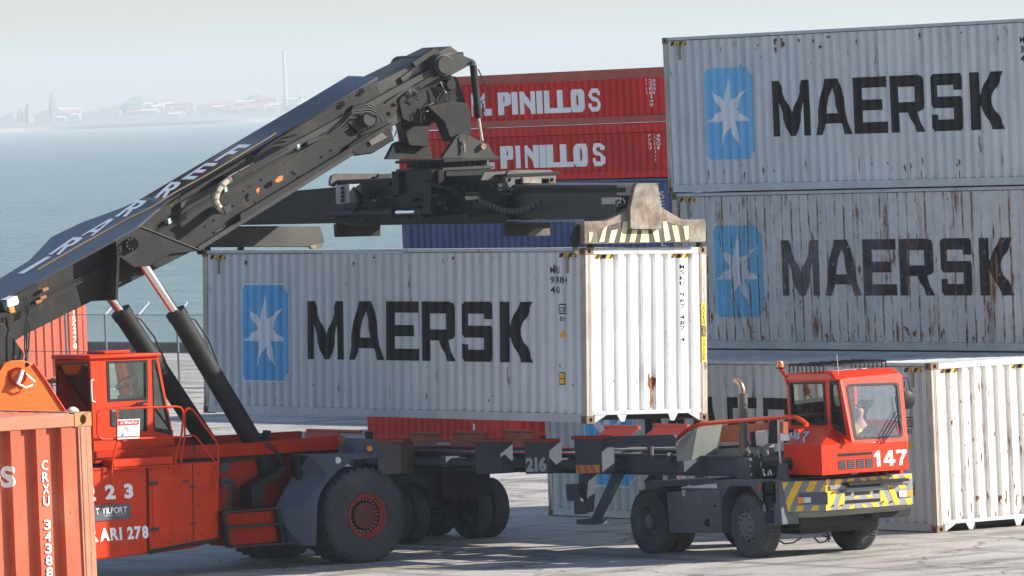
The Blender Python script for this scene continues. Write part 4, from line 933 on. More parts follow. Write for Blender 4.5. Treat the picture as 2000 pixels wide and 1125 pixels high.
# top cover plate with flared middle
tA, tB = at(0, 583, 'Y', YN-.03), at(737, 150, 'Y', YN-.03); tn = (tB-tA).cross(Vector((0, 1, 0))).normalized(); tn = tn if tn.z > 0 else -tn
def onp(x, y, l=0.): return at_plane(x, y, tA, tn)+tn*l
nr = [onp(*q) for q in ((-80, 634), (0, 584), (70, 550), (224, 467), (270, 441), (304, 410), (352, 379), (737, 150))]
fr_ = [onp(*q) for q in ((-80, 592), (0, 544), (58, 508), (100, 463), (158, 435), (240, 405), (300, 377), (680, 148))]
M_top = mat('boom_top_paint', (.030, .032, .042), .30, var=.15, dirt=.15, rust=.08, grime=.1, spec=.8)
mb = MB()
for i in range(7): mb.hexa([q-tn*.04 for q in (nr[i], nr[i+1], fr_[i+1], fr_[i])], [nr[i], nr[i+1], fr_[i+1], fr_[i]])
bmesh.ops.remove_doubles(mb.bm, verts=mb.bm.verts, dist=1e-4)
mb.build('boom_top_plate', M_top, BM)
print('top plate Y', [round(q.y, 2) for q in nr], [round(q.y, 2) for q in fr_])
up = Vector((-.36, 0, .93))*.015
mb = MB(); mb.pipe([onp(x, y, .012) for x, y in ((75, 527), (151, 483), (250, 428), (298, 405), (348, 373.5), (399, 346), (483, 296), (540, 261))], .014, 6); mb.build('edge_strip', mat('brass_strip', (.22, .18, .12), .45, metal=.2, rust=.2), BM)
# lettering along the top plate, read from the head down
LQ = [('I', (47, 535), (35, 535), (101, 502), (91, 502)), ('R', (118, 498), (94, 498), (168, 464), (143, 464)), ('A', (182, 461), (158, 461), (231, 428), (207, 428)),
      ('R', (255, 424), (224, 424), (296, 392), (268, 392)), ('R', (314, 387), (301, 387), (358, 356), (334, 356)), ('E', (378, 351), (354, 351), (427, 319), (403, 319)), ('F', (437, 315), (417, 315), (491, 283), (468, 283))]
GR = [[(0,0),(0,1),(.75,1),(.95,.93),(1,.78),(1,.62),(.9,.5),(.72,.45),(1,0),(.68,0),(.42,.42),(.32,.42),(.32,0)],[(.34,.58),(.6,.6),(.66,.7),(.58,.82),(.34,.84)]]
cell = bmesh.new()
for ch, br4, bl4, tr4, tl4 in LQ:
    if ch == 'R': br4 = (bl4[0]+23, bl4[1]); tr4 = (tl4[0]+23, tl4[1])
    q4 = [onp(*q, .008) for q in (bl4, br4, tr4, tl4)]; b = poly_mesh([GR if ch == 'R' else GL[ch]])
    for v in b.verts: u_, w_ = v.co.x, v.co.y; v.co = q4[0].lerp(q4[1], u_).lerp(q4[3].lerp(q4[2], u_), w_)
    me_ = bpy.data.meshes.new('t'); b.to_mesh(me_); b.free(); cell.from_mesh(me_); bpy.data.meshes.remove(me_)
s_ = MB(); s_.bm.free(); s_.bm = cell; s_.build('lettering', mat('boom_white', (.78, .79, .80), .45, var=.05, grime=.1), BM, smooth=0)
# lug plates for the lift rams
for yy, sg_ in ((106.42, 1), (108.28, -1)):
    if sg_ == 1:
        px1('ram_bracket', M_bm, [(226, 467), (269, 442), (300, 452), (390, 489), (384, 491), (333, 495), (292, 520), (262, 522), (228, 497)], 'Y', yy, yy+.08, BM, bevel=.006)
    else: px1('ram_bracket', M_bm, [(100, 500), (160, 470), (200, 480), (190, 540), (110, 580)], 'Y', yy, yy+.08, BM, bevel=.006)
px1('ram_bracket_web', M_bm, [(227, 468), (229, 500), (225, 586), (105, 592), (108, 505)], 'X', at(227, 500, 'Y', 106.45).x, at(227, 500, 'Y', 106.45).x+.05, BM)
px1('belly_plate', M_bm, [(228, 500), (300, 454), (390, 489), (333, 496), (291, 521), (226, 560)], 'Y', YN-.05, YN, BM)
rail('bracket_edge', [(269, 441), (299, 452), (348, 472), (391, 489)], .012, M_bm2, 106.41, BM)
rail('bracket_edge', [(226, 466), (269, 441), (303, 411), (352, 379)], .01, M_bm2, 106.45, BM)
bs = MB().tube(at(257, 477, 'Y', 106.33), at(257, 477, 'Y', 106.5), .115, n=28).build('ram_pin', M_blk, BM)
mb = MB()
for k in range(9):
    o = at(257, 477, 'Y', 106.31); v = Vector((math.cos(k*.698), 0, math.sin(k*.698)))*.088; mb.tube(o+v, o+v+Vector((0, .04, 0)), .016, n=8)
mb.build('pin_bolts', M_bm2, bs)
# rails along the boom flank
px1('side_flange', M_bm2, [(353, 396), (905, 101), (907, 112), (745, 200), (353, 409)], 'Y', YN-.1, YN+.02, BM, bevel=.006)
px1('side_flange', M_bm2, [(386, 482), (766, 244), (768, 255), (392, 489)], 'Y', YN-.09, YN+.02, BM, bevel=.006)
px1('lower_channel', M_bm, [(470, 418), (764, 240), (766, 247), (470, 432)], 'Y', YN-.16, YN-.09, BM)
rail('edge_weld', [(352, 388), (737, 158)], .012, M_bm2, YN-.02, BM)
for off_, r in ((0, .012), (5, .012), (10, .014)):
    rail('hydraulic_pipe', [(40, 610+off_), (80, 585+off_), (160, 540+off_), (330, 436+off_), (420, 382+off_), (560, 300+off_), (680, 240+off_)], r, M_bm2 if off_ else M_hose, YN-.06, BM)
for x, y in ((331, 432), (441, 370), (583, 287)): px1('pipe_clamp', mat('teal_clamp', (.35, .5, .45), .5), [(x-3, y-4), (x+2, y-6), (x+4, y+3), (x-1, y+6)], 'Y', YN-.11, YN-.04, BM)
for x, y in ((88, 566), (84, 582), (75, 590)): px1('pipe_clamp', mat('rusty_clamp', (.30, .15, .07), .8), [(x-5, y-2), (x+6, y-6), (x+8, y-1), (x-3, y+4)], 'Y', YN-.1, YN-.04, BM)
# hose chain loop
lp = [(495, 325), (470, 338), (448, 350), (434, 361), (425, 374), (421, 388), (424, 400), (432, 409), (440, 412)]
ch = rail('hose_chain', lp, .055, mat('chain_beige', (.42, .38, .31), .7, var=.2, dirt=.3), YN-.42, BM)
mb = MB()
for i in range(len(lp)-1):
    p, q = at(*lp[i], 'Y', YN-.42), at(*lp[i+1], 'Y', YN-.42); d_ = (q-p).normalized(); mb.tube(p-d_*.01, p+d_*.02, .064, n=10)
mb.build('chain_link', mat('chain_brown', (.26, .18, .12), .8), ch)
px1('chain_bracket', M_bm2, [(436, 404), (450, 398), (454, 412), (442, 418)], 'Y', YN-.5, YN-.05, BM)
px1('chain_tray', M_bm, [(455, 343), (560, 285), (565, 292), (460, 352)], 'Y', YN-.5, YN-.1, BM)
rail('hose', [(424, 370), (414, 378), (414, 392), (422, 402), (436, 410)], .014, M_hose, YN-.45, BM)
for k in range(3): rail('hose', [(488, 330-k*2), (500, 312-k*4), (515, 296-k*3), (545, 272-k), (580, 264-k*2)], .012, M_hose, YN-.12-.02*k, BM)
for k in range(4): rail('hose', [(600, 276+k*2), (640, 260+k*2), (668, 235+k*3), (690, 212+k*3), (722, 203+k*5), (742, 215+k*4), (748, 235+k*2)], .013, M_bm2 if k % 2 else M_hose, YN-.14-.03*k, BM)
# cut-outs and rollers in the upper web
for x, y in ((670, 203), (708, 178)):
    sl_ = px1('slot', M_blk, [(x-11, y+8), (x-9, y-2), (x+6, y-11), (x+15, y-13), (x+15, y-3), (x-2, y+9)], 'Y', YN-.02, YN+.02, BM)
    MB().tube(at(x-2, y, 'Y', YN-.06), at(x-2, y, 'Y', YN), .05, n=16).build('roller', M_bm2, sl_)
px1('valve_block', M_blk, [(676, 236), (690, 206), (722, 200), (738, 222), (735, 246), (700, 260)], 'Y', YN-.08, YN+.02, BM, bevel=.01)
MB().lathe(at(722, 232, 'Y', YN-.2), 'Y', [(.12, 0), (.12, .04), (.09, .06), (.09, .1), (.13, .12), (.13, .2)], 24).build('hose_reel', M_bm2, BM)
px1('winch_housing', M_blk, [(676, 292), (684, 282), (715, 262), (763, 246), (771, 275), (765, 277), (728, 300), (700, 304)], 'Y', YN-.1, YF-.2, BM, bevel=.02)
px1('housing_plate', mat('oily_plate', (.12, .115, .10), .45, var=.35, grime=.5, scale=2), [(716, 268), (742, 256), (757, 268), (726, 284)], 'Y', YN-.14, YN-.1, BM)
for k in range(3): rail('thin_cable', [(770, 268), (776+k*3, 245), (778+k*2, 225)], .005, M_hose, YN-.05, BM)
rail('thin_cable', [(734, 284), (740, 290), (748, 280), (756, 268)], .006, M_hose, YN-.1, BM)
# triangular marks and rust spots
for pts in ([(500, 370), (507, 366), (506, 374), (503, 378)], [(537, 352), (545, 344), (553, 343), (552, 352), (541, 357)]): px1('orange_reflector', mat('orange_mark', (.50, .13, .03), .5, var=.4, rust=.3), pts, 'Y', YN-.12, YN-.1, BM)
# inner boom and head
IB = px1('inner_boom', mat('inner_boom_grey', (.048, .048, .045), .5, var=.25, grime=.25, dirt=.3, scale=1.6), [(700, 178), (880, 90), (905, 108), (880, 150), (835, 206), (762, 250)], 'Y', YN+.1, YF-.1, ST, bevel=.01)
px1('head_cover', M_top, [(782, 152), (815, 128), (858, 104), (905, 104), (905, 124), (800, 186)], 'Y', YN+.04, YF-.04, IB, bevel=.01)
px1('head_rib', M_bm2, [(806, 122), (848, 94), (858, 98), (812, 130)], 'Y', YN+.02, YN+.12, IB)
px1('head_rib', M_bm2, [(812, 124), (862, 96), (868, 100), (816, 130)], 'Y', YF-.1, YF, IB)
rail('guide_rod', [(745, 210), (800, 170), (850, 140)], .03, M_bm2, YN+.05, IB)
px1('head_frame', M_blk, [(778, 195), (808, 160), (852, 142), (893, 150), (912, 203), (905, 212), (868, 238), (842, 214), (800, 240), (785, 232)], 'Y', YN+.05, YF-.05, IB, bevel=.02)
MB().lathe(at(871, 126.5, 'Y', 106.58), 'Y', [(0, 0), (.15, 0), (.155, .02), (.155, .05), (.19, .06), (.19, .2), (.19, 1.5), (.15, 1.54), (0, 1.54)], 40).build('head_pin', M_bm2, IB, smooth=25)
for yy in (106.68, 108.0):
    px1('tilt_arm', M_bm2, [(858, 112), (875, 105.6), (892, 104.5), (909, 110), (924, 116), (931, 123), (926, 128), (915, 128.5), (901, 136.5), (884, 146), (868, 150)], 'Y', yy, yy+.14, IB, bevel=.01)
    tc_ = MB().tube(at(924, 127, 'Y', 106.75), at(935, 231, 'Y', 106.75), .062, n=18) if yy < 107 else MB().tube(at(862, 130, 'Y', 108.07), at(873, 231, 'Y', 108.07), .062, n=18)
    tc_ = tc_.build('tilt_ram', M_bm, IB)
    if yy < 107: MB().tube(at(935, 230, 'Y', 106.75), at(942, 275, 'Y', 106.75), .028, n=14).build('ram_rod', M_chr, tc_)
MB().tube(at(924, 121, 'Y', 106.62), at(924, 121, 'Y', 106.72), .03, n=12).build('pin', M_rustpl, IB)
rail('hose', [(934, 135), (941, 150), (952, 168), (955, 182), (948, 194), (940, 197), (944, 210), (946, 218)], .012, M_blk, 106.7, IB)
MB().lathe(at(882, 165, 'Y', YN-.1), 'Y', [(0, 0), (.09, 0), (.11, .04), (.11, .3)], 20).build('hydraulic_motor', M_blk, IB)
for k in range(5): rail('hose', [(846+k*5, 168+k), (852+k*4, 190), (848+k*5, 205), (842+k*3, 213)], .011, M_bm2 if k % 2 else M_hose, YN-.02-.02*k, IB)
for k in range(3): rail('pipe', [(860+k*4, 160), (872+k*3, 183)], .01, M_chr if k == 0 else M_bm2, YN-.05, IB)
# lift rams
def ram(p0, p1, p2, Y, par=ST):
    a, b, c_ = at(*p0, 'Y', Y), at(*p1, 'Y', Y), at(*p2, 'Y', Y)
    r = MB().tube(b, c_, .165, n=32); dd = (c_-b).normalized(); r.tube(b-dd*.03, b+dd*.1, .178, n=32); r = r.build('lift_ram', M_bm, par)
    MB().tube(a, b+dd*.1, .078, n=28).build('ram_rod', M_chr, r); MB().tube(a, b, .02, n=6).build('grease_line', M_or2, r) if 0 else None
    mb = MB(); o = b+dd*.15+Vector((.2, 0, .02)); mb.pipe([o, o+Vector((.08, 0, -.02)), o+dd*.5+Vector((.06, 0, .06)), o+dd*.95], .016); mb.build('hose', M_hose, r)
    return r
ram((257, 482), (344, 611), (531, 925), 106.62)
ram((176, 530), (237, 610), (432, 905), 108.2)
px1('ram_foot', M_blk, [(505, 880), (520, 850), (540, 862), (553, 885), (556, 912), (540, 935), (515, 930)], 'Y', 106.45, 106.8, ST, bevel=.03)
for k in range(3): rail('hose', [(518, 858+k*5), (538, 868+k*6), (549, 890+k*6), (545, 915+k*4)], .016, M_hose, 106.42-.03*k)
rr = random.Random(5)
for k in range(14):
    x, y = rr.uniform(795, 885), rr.uniform(160, 215); d1, d2 = rr.uniform(-14, 14), rr.uniform(8, 26)
    rail('hose', [(x, y), (x+d1, y+d2*.5), (x+d1*.3, y+d2), (x+d1*1.4, y+d2*1.3)], rr.choice((.009, .013, .017)), rr.choice((M_hose, M_bm2, M_hose, M_chr)), YN-.02-.02*(k % 4), IB)
for k in range(26):
    x = rr.uniform(380, 740); y = 486-(x-385)*.625-rr.uniform(8, 70); MB().tube(at(x, y, 'Y', YN-.02), at(x, y, 'Y', YN+.01), .018, n=8).build('bolt', rr.choice((M_bm2, M_blk, M_rustpl)), BM)
for k in range(7):
    x = 420+k*48; y = 452-(x-420)*.61; px1('weld_plate', M_bm2, [(x, y), (x+14, y-9), (x+15, y-6), (x+1, y+3)], 'Y', YN-.03, YN, BM)
for x, y in ((765, 175), (790, 165), (812, 190), (770, 205), (740, 232), (760, 222)): MB().tube(at(x, y, 'Y', YN+.05), at(x, y, 'Y', YN+.11), .03, n=10).build('bolt', M_blk, IB)
px1('oil_streak', mat('wet_grease', (.012, .011, .01), .2, spec=.6, var=.5), [(742, 200), (785, 182), (783, 200), (770, 226), (752, 236)], 'Y', YN+.09, YN+.1, IB)
# lamps by the boom heel
lb = px1('work_lamp', M_lamp, [(13, 586), (34, 577), (38, 590), (36, 595), (18, 602), (13, 598)], 'Y', YN-.42, YN-.15, BM, bevel=.02)
px1('lamp_housing', M_blk, [(4, 590), (13, 585), (14, 604), (22, 612), (8, 606)], 'Y', YN-.42, YN-.1, BM, bevel=.01)
px1('beacon', M_amb, [(17, 602), (28, 599), (31, 610), (20, 613)], 'Y', YN-.42, YN-.3, BM, bevel=.015)
px1('lamp_arm', M_blk, [(-20, 615), (32, 606), (34, 612), (-20, 628)], 'Y', YN-.4, YN, BM)
for k in range(3): rail('hose', [(46+k*3, 578), (50+k*4, 600), (58-k*5, 640), (56-k*4, 680), (48+k*2, 705)], .013, M_hose, YN-.2-.05*k, BM)

# ---------------------------------------------------------------- spreader (pivots on the boom head)
SPD = thing('spreader', 'black telescopic container spreader with worn pale-striped end beam, hanging from the boom head', 'spreader', (68.43, 107.4, 5.9))
def pS(name, m, pts, ax, a, b, parent=SPD, **k): return MB().px(pts, ax, a, b).build(name, m, parent, **k)
# yoke
pS('yoke_leg', M_bm, [(836, 208), (881, 198), (911, 201), (919, 216), (921, 268), (881, 276), (868, 239)], 'Y', 106.72, 107.0, bevel=.015)
pS('yoke_leg', M_bm, [(784, 238), (790, 222), (836, 205), (838, 246), (838, 287), (800, 285)], 'Y', 107.85, 108.1, bevel=.015)
pS('yoke_beam', M_bm, [(800, 236), (836, 206), (881, 198), (868, 239), (850, 232), (838, 246)], 'Y', 107.0, 107.85)
l1 = pS('lug', M_bm2, [(865, 309), (865, 306), (892, 266), (901, 261), (918, 266), (945, 278), (953, 281), (967, 305), (975, 306), (975, 310)], 'Y', 106.58, 106.68, bevel=.006)
pS('lug', M_bm, [(755, 311), (757, 306), (770, 281), (779, 276), (800, 284), (840, 286), (845, 311)], 'Y', 108.0, 108.1, bevel=.006)
MB().tube(at(905, 272, 'Y', 106.52), at(905, 272, 'Y', 106.6), .075, n=20).build('lug_pin', M_rustpl, l1)
MB().pipe([at(x, y, 'Y', 106.53) for x, y in ((905, 275), (907, 290), (906, 298))], .02).build('lug_lever', M_rustpl, l1)
MB().lathe(at(945, 286, 'Y', 106.5), 'Y', [(0, 0), (.05, 0), (.05, .1)], 14).build('lug_bolt', M_rustpl, l1)
xa, xb = at(865, 309, 'Y', 106.58).x, at(975, 309, 'Y', 106.58).x; zp = at(920, 311, 'Y', 106.58).z; xc = (xa+xb)/2
MB().box(xa, xb, 106.55, 108.12, zp-.03, zp+.02).build('slew_plate', M_bm, SPD, bevel=.005)
zr = at(870, 327, 'Y', 107.0).z
MB().lathe((xc, 107.35, zr), 'Z', [(.66, 0), (.66, zp-zr-.03)], 48).build('slew_ring', M_blk, SPD)
mb = MB()
for k in range(36): v = Vector((math.cos(k*.1745), math.sin(k*.1745), 0))*.68; mb.tube(Vector((xc, 107.35, zr+.02))+v, Vector((xc, 107.35, zr+.09))+v, .018, n=6)
mb.build('ring_bolts', M_bm2, SPD)
MB().box(xa-.0, xb-.1, 106.6, 108.1, zr-.05, zr).build('slew_base', M_bm2, SPD, bevel=.005)
zt = at(820, 352, 'X', 67.9).z
for yy in (106.62, 107.95): MB().box(xa+.08, xb-.16, yy, yy+.1, zt-.05, zr-.05).build('base_web', M_blk, SPD)
for xx in (xa+.08, xc, xb-.25): MB().box(xx, xx+.06, 106.72, 107.95, zt-.05, zr-.05).build('base_web', M_blk, SPD)
# main beam
SX0, SX1 = 67.92, 69.0
pS('main_beam', M_blk, [(657, 356), (990, 344), (990, 436), (657, 441)], 'X', SX0+.06, SX1-.06, bevel=.01)
pS('beam_flange', M_bm, [(657, 352), (990, 340), (990, 346), (657, 358)], 'X', SX0, SX1, bevel=.004)
pS('beam_flange', M_bm2, [(690, 433), (1000, 430), (1000, 434), (690, 437)], 'X', SX0-.02, SX1, bevel=.003)
pS('side_rail', M_blk, [(720, 382), (1000, 376), (1000, 381), (720, 387)], 'X', SX0-.04, SX0+.06)
pS('side_box', M_blk, [(765, 335), (856, 333), (856, 386), (765, 388)], 'X', SX0-.22, SX0-.1, bevel=.008)
pS('side_frame', M_bm, [(755, 382), (858, 379), (858, 385), (755, 389)], 'X', SX0-.3, SX0+.02)
pS('side_post', M_bm, [(830, 332), (843, 332), (840, 416), (824, 418)], 'X', SX0-.3, SX0-.18)
pS('side_post', M_bm, [(765, 335), (778, 335), (778, 386), (766, 386)], 'X', SX0-.3, SX0-.18)
pS('lower_box', M_bm, [(655, 424), (990, 418), (990, 432), (655, 438)], 'X', SX0-.05, SX0+.06)
pS('name_plate', mat('aluminium_plate', (.40, .39, .34), .4, metal=.4, dirt=.3), [(908, 377), (934, 376), (934, 390), (908, 391)], 'X', SX0-.012, SX0+.06)
pS('name_plate', MATS['aluminium_plate'], [(727, 384), (738, 383), (738, 392), (727, 393)], 'X', SX0-.012, SX0+.06)
pS('name_plate', MATS['aluminium_plate'], [(973, 359), (981, 358), (981, 371), (973, 372)], 'X', SX0-.012, SX0+.06)
# telescopic beams
pS('telescopic_beam', M_bm, [(455, 383), (660, 365), (660, 436), (455, 440)], 'X', SX0+.12, SX1-.12, bevel=.01)
pS('telescopic_beam', mat('beam_dark_grey', (.038, .038, .04), .45, var=.2, dirt=.3, grime=.2), [(985, 361), (1204, 361), (1204, 431), (985, 434)], 'X', SX0+.12, SX1-.12, bevel=.01)
pS('wear_plate', M_bm, [(1010, 366), (1222, 366), (1222, 376), (1010, 377)], 'X', SX0+.1, SX0+.12)
pS('name_plate', MATS['aluminium_plate'], [(1175, 386), (1210, 385), (1210, 398), (1175, 399)], 'X', SX0+.09, SX0+.12)
MB().pipe([at(x, y, 'X', SX0+.02) for x, y in ((1212, 389), (1203, 394), (1206, 404), (1214, 402), (1220, 396), (1216, 388))], .018).build('hose', M_bm2, SPD)
MB().tube(at(992, 430, 'X', SX0-.08), at(1142, 431, 'X', SX0-.08), .022, n=10).build('extension_rod', M_chr, SPD)
cy = MB().tube(at(645, 416, 'X', SX0-.15), at(772, 415, 'X', SX0-.15), .085, n=20).build('side_shift_ram', M_blk, SPD)
MB().tube(at(770, 415, 'X', SX0-.15), at(819, 413, 'X', SX0-.15), .045, n=16).build('ram_rod', M_chr, cy)
MB().tube(at(818, 413, 'X', SX0-.15), at(832, 414, 'X', SX0-.15), .1, n=16).build('ram_eye', M_blk, cy)
# end collars of the main beam
def collar(pxl, pxr, yt, yb, Yp, nm):
    x0, x1 = pxl, pxr; w = x1-x0
    o = MB().pxh([(x0, yt+12), (x0+3, yt+4), (x0+12, yt), (x1-12, yt), (x1-3, yt+3), (x1, yt+10), (x1, yt+25), (x1-w*.1, yt+26), (x1-w*.1, yb-20), (x1-w*.08, yb), (x0, yb), (x0, yt+30)],
        [[(x0+w*.18, yt+20), (x1-w*.18, yt+18), (x1-w*.18, yb-28), (x0+w*.18, yb-26)]], 'Y', Yp, Yp+.06).build(nm, M_rustpl if 0 else M_collar, SPD, bevel=.006)
    return o
M_collar = mat('collar_plate', (.09, .09, .085), .5, var=.25, rust=.5, rustcol=(.42, .2, .1), scale=1.3)
yn_ = at(988, 400, 'X', SX0).y; yf_ = at(655, 400, 'X', SX0).y
pS('end_collar', M_collar, [(988, 345), (992, 336), (1000, 332), (1075, 332), (1083, 336), (1086, 344), (1086, 358), (1072, 359), (1072, 349), (1006, 350), (1006, 362), (998, 374), (988, 352)], 'Y', yn_-.05, yn_+.03, bevel=.005)
pS('end_collar', M_blk, [(988, 374), (1002, 374), (1002, 436), (1075, 436), (1075, 459), (988, 461)], 'Y', yn_-.03, yn_+.05)
for x in (995, 1078): MB().tube(at(x, 351, 'Y', yn_-.07), at(x, 351, 'Y', yn_-.04), .03, n=14).build('bolt', M_blk, SPD)
pS('collar_pad', M_rustpl, [(1021, 346), (1058, 346), (1058, 358), (1021, 358)], 'Y', yn_-.1, yn_-.05, bevel=.005)
MB().px([(1027, 461), (1045, 446), (1074, 446), (1074, 460)], 'Y', yn_-.04, yn_-.03).build('collar_plate', M_collar, SPD)
pS('end_collar', M_collar, [(646, 352), (649, 343), (658, 339), (700, 339), (742, 338), (742, 352), (660, 356), (654, 365), (646, 362)], 'Y', yf_-.05, yf_+.03, bevel=.005)
pS('end_collar', M_bm, [(657, 438), (743, 436), (743, 461), (659, 463)], 'Y', yf_-.05, yf_+.05)
pS('collar_wing', M_bm2, [(742, 340), (766, 339), (762, 353), (733, 356)], 'Y', yf_-.2, yf_-.1)
pS('collar_wing', M_collar, [(946, 337), (988, 334), (988, 350), (940, 352)], 'Y', yn_+.3, yn_+.36)
cb = pS('control_box', mat('box_grey', (.30, .31, .33), .5, dirt=.3), [(655, 362), (681, 360), (683, 396), (656, 399)], 'X', SX0-.35, SX0-.1, bevel=.01)
mb = MB()
for k in range(4): mb.tube(at(668, 368+k*8, 'X', SX0-.4), at(668, 368+k*8, 'X', SX0-.34), .03, n=10)
mb.build('knobs', M_blk, cb)
for k in range(5): MB().pipe([at(x, y, 'X', SX0-.25+.03*k) for x, y in ((682, 358+k*4), (695+k*3, 370+k*3), (700+k*2, 395), (690, 414))], .017).build('hose', M_hose, SPD)
MB().pipe([at(x, y, 'X', SX0-.2) for x, y in ((655, 425), (668, 434), (690, 440), (705, 432), (712, 420))], .018).build('hose', M_hose, SPD)
for k in range(4): MB().pipe([at(x, y, 'X', SX0-.2-.04*k) for x, y in ((832, 345+k*3), (850, 358+k*2), (870+k*4, 368), (888+k*5, 382), (896+k*6, 400), (902+k*6, 415))], .016).build('hose', M_hose if k % 2 else M_bm, SPD)
mb = MB(); cl = [(938, 390), (950, 396), (965, 402), (980, 408), (995, 412), (1010, 413), (1025, 408), (1040, 402), (1058, 392)]
for i in range(len(cl)-1):
    for s_ in (.2, .7):
        x, y = cl[i][0]+(cl[i+1][0]-cl[i][0])*s_, cl[i][1]+(cl[i+1][1]-cl[i][1])*s_; p = at(x, y, 'X', SX0-.12); mb.box(p.x-.04, p.x+.04, p.y-.045, p.y+.045, p.z-.045, p.z+.045)
mb.build('cable_chain', mat('chain_black', (.05, .05, .048), .5), SPD, bevel=.008)
rs_ = random.Random(11)
for k in range(34):
    x, y = rs_.uniform(690, 985), rs_.uniform(350, 425); d1 = rs_.uniform(8, 34)
    MB().pipe([at(x+d1*j/4, y+rs_.uniform(-3, 9)*(1 if 0 < j < 4 else 0)+j*1.5, 'X', SX0-.03-.05*rs_.random()) for j in range(5)], rs_.choice((.008, .012, .016)), 6).build('hose', rs_.choice((M_hose, M_bm2, M_blk)), SPD)
for k in range(22):
    x, y = rs_.uniform(700, 985), rs_.uniform(350, 425); pS('clamp', rs_.choice((M_bm2, M_collar, M_bm)), [(x, y), (x+rs_.uniform(3, 9), y-.4), (x+rs_.uniform(3, 9), y+rs_.uniform(3, 8)), (x, y+5)], 'X', SX0-.05, SX0+.06)
# far end beam
pS('end_beam', mat('beam_weathered', (.06, .058, .052), .55, var=.3, dirt=.4, rust=.25), [(397, 442), (626, 441), (634, 470), (629, 483), (606, 482), (397, 483)], 'Y', 113.42, 113.75, bevel=.012)
pS('guide_arm', M_blk, [(380, 466), (398, 462), (399, 480), (396, 497), (389, 497), (386, 480)], 'Y', 113.5, 113.58, bevel=.01)
pS('end_beam_foot', M_rustpl, [(606, 480), (630, 476), (631, 481), (620, 487), (610, 486)], 'Y', 113.4, 113.5)
# near end beam
EB = MB().px([(1141, 432), (1190, 431), (1233, 406), (1292, 405), (1333, 429), (1376, 429), (1379, 432), (1379, 470), (1375, 473), (1141, 477)], 'Y', 101.22, 101.5).build('end_beam', M_rustpl, SPD, bevel=.012)
pS('guide_tower', M_rustpl, [(1241, 362), (1245, 358), (1281, 358), (1285, 362), (1293, 404), (1293, 444), (1290, 448), (1235, 448), (1231, 444), (1231, 404)], 'Y', 101.12, 101.22, EB, bevel=.01)
zc = lambda l: [(1050+x/5, 330+y/5) for x, y in l]
MB().px(zc([(590, 600), (700, 552), (838, 510), (1262, 510), (1370, 550), (1480, 560), (1480, 716), (590, 718)]), 'Y', 101.2165, 101.222).build('stripe_ground', mat('stripe_dark_grey', (.075, .075, .07), .6, var=.3, rust=.6, rustcol=(.3, .13, .05), scale=3), EB)
for a in ([(640, 590), (680, 552), (650, 710), (600, 715)], [(722, 600), (782, 590), (745, 718), (695, 718)], [(838, 512), (893, 512), (850, 716), (800, 716)], [(925, 595), (978, 595), (950, 716), (895, 716)], [(1018, 595), (1078, 595), (1090, 716), (1002, 716)],
          [(1120, 595), (1178, 592), (1195, 712), (1150, 712)], [(1222, 512), (1262, 512), (1300, 690), (1245, 710)], [(1312, 552), (1370, 552), (1395, 708), (1345, 710)], [(1422, 560), (1475, 555), (1478, 680), (1448, 700)], [(505, 620), (545, 620), (520, 715), (500, 715)]):
    MB().px(zc(a), 'Y', 101.211, 101.2165).build('hazard_stripe', M_py, EB)
pS('guide_arm', M_blk, [(1128, 442), (1139, 432), (1139, 476), (1131, 480), (1130, 484), (1123, 484), (1119, 462)], 'Y', 101.35, 101.45, bevel=.01)
pS('guide_tip', M_rustpl, [(1123, 482), (1130, 482), (1130, 495), (1126, 497), (1122, 494)], 'Y', 101.35, 101.43, bevel=.008)
for x, y, Y in ((1153, 480, 101.42), (1366, 477, 101.42), (405, 486, 113.5), (470, 484, 113.5)): p = at(x, y, 'Y', Y); MB().tube(p+Vector((0, 0, .06)), p+Vector((0, 0, -.06)), .06, n=14).build('twistlock', M_blk, SPD)

# ================================================================ trailer
M_tg = mat('trailer_grey', (.085, .095, .125), .6, spec=.12, var=.12, dirt=.35, grime=.25, rust=.1)
M_tgl = mat('trailer_light_grey', (.27, .29, .27), .45, var=.1, dirt=.35, grime=.25, rust=.06)
M_tr = mat('trailer_red', (.42, .045, .02), .5, var=.15, dirt=.4, rust=.3, grime=.25)
M_trb = mat('guide_red_brown', (.30, .07, .035), .6, var=.3, dirt=.4, rust=.6, grime=.4)
M_trt = mat('rail_red', (.75, .07, .02), .35, var=.06, dirt=.15)
M_alu = mat('bare_alloy', (.55, .55, .52), .35, metal=.3, dirt=.2)
TR = thing('terminal_trailer', 'dark grey skeletal container trailer numbered 216 with red-topped side guides, behind the tractor', 'trailer', (70.4, 105, 0))
def pT(name, m, pts, ax, a, b, parent=TR, **k): return MB().px(pts, ax, a, b).build(name, m, parent, **k)
TX = 69.2
def shf(y): return -.095*max(0., y-100.5)
def solveX(px, py, X0):
    X = X0
    for _ in range(8): X = X0+shf(at(px, py, 'X', X).y)
    return X
def shear(mb):
    for v in mb.bm.verts: v.co.x += shf(v.co.y)
    return mb
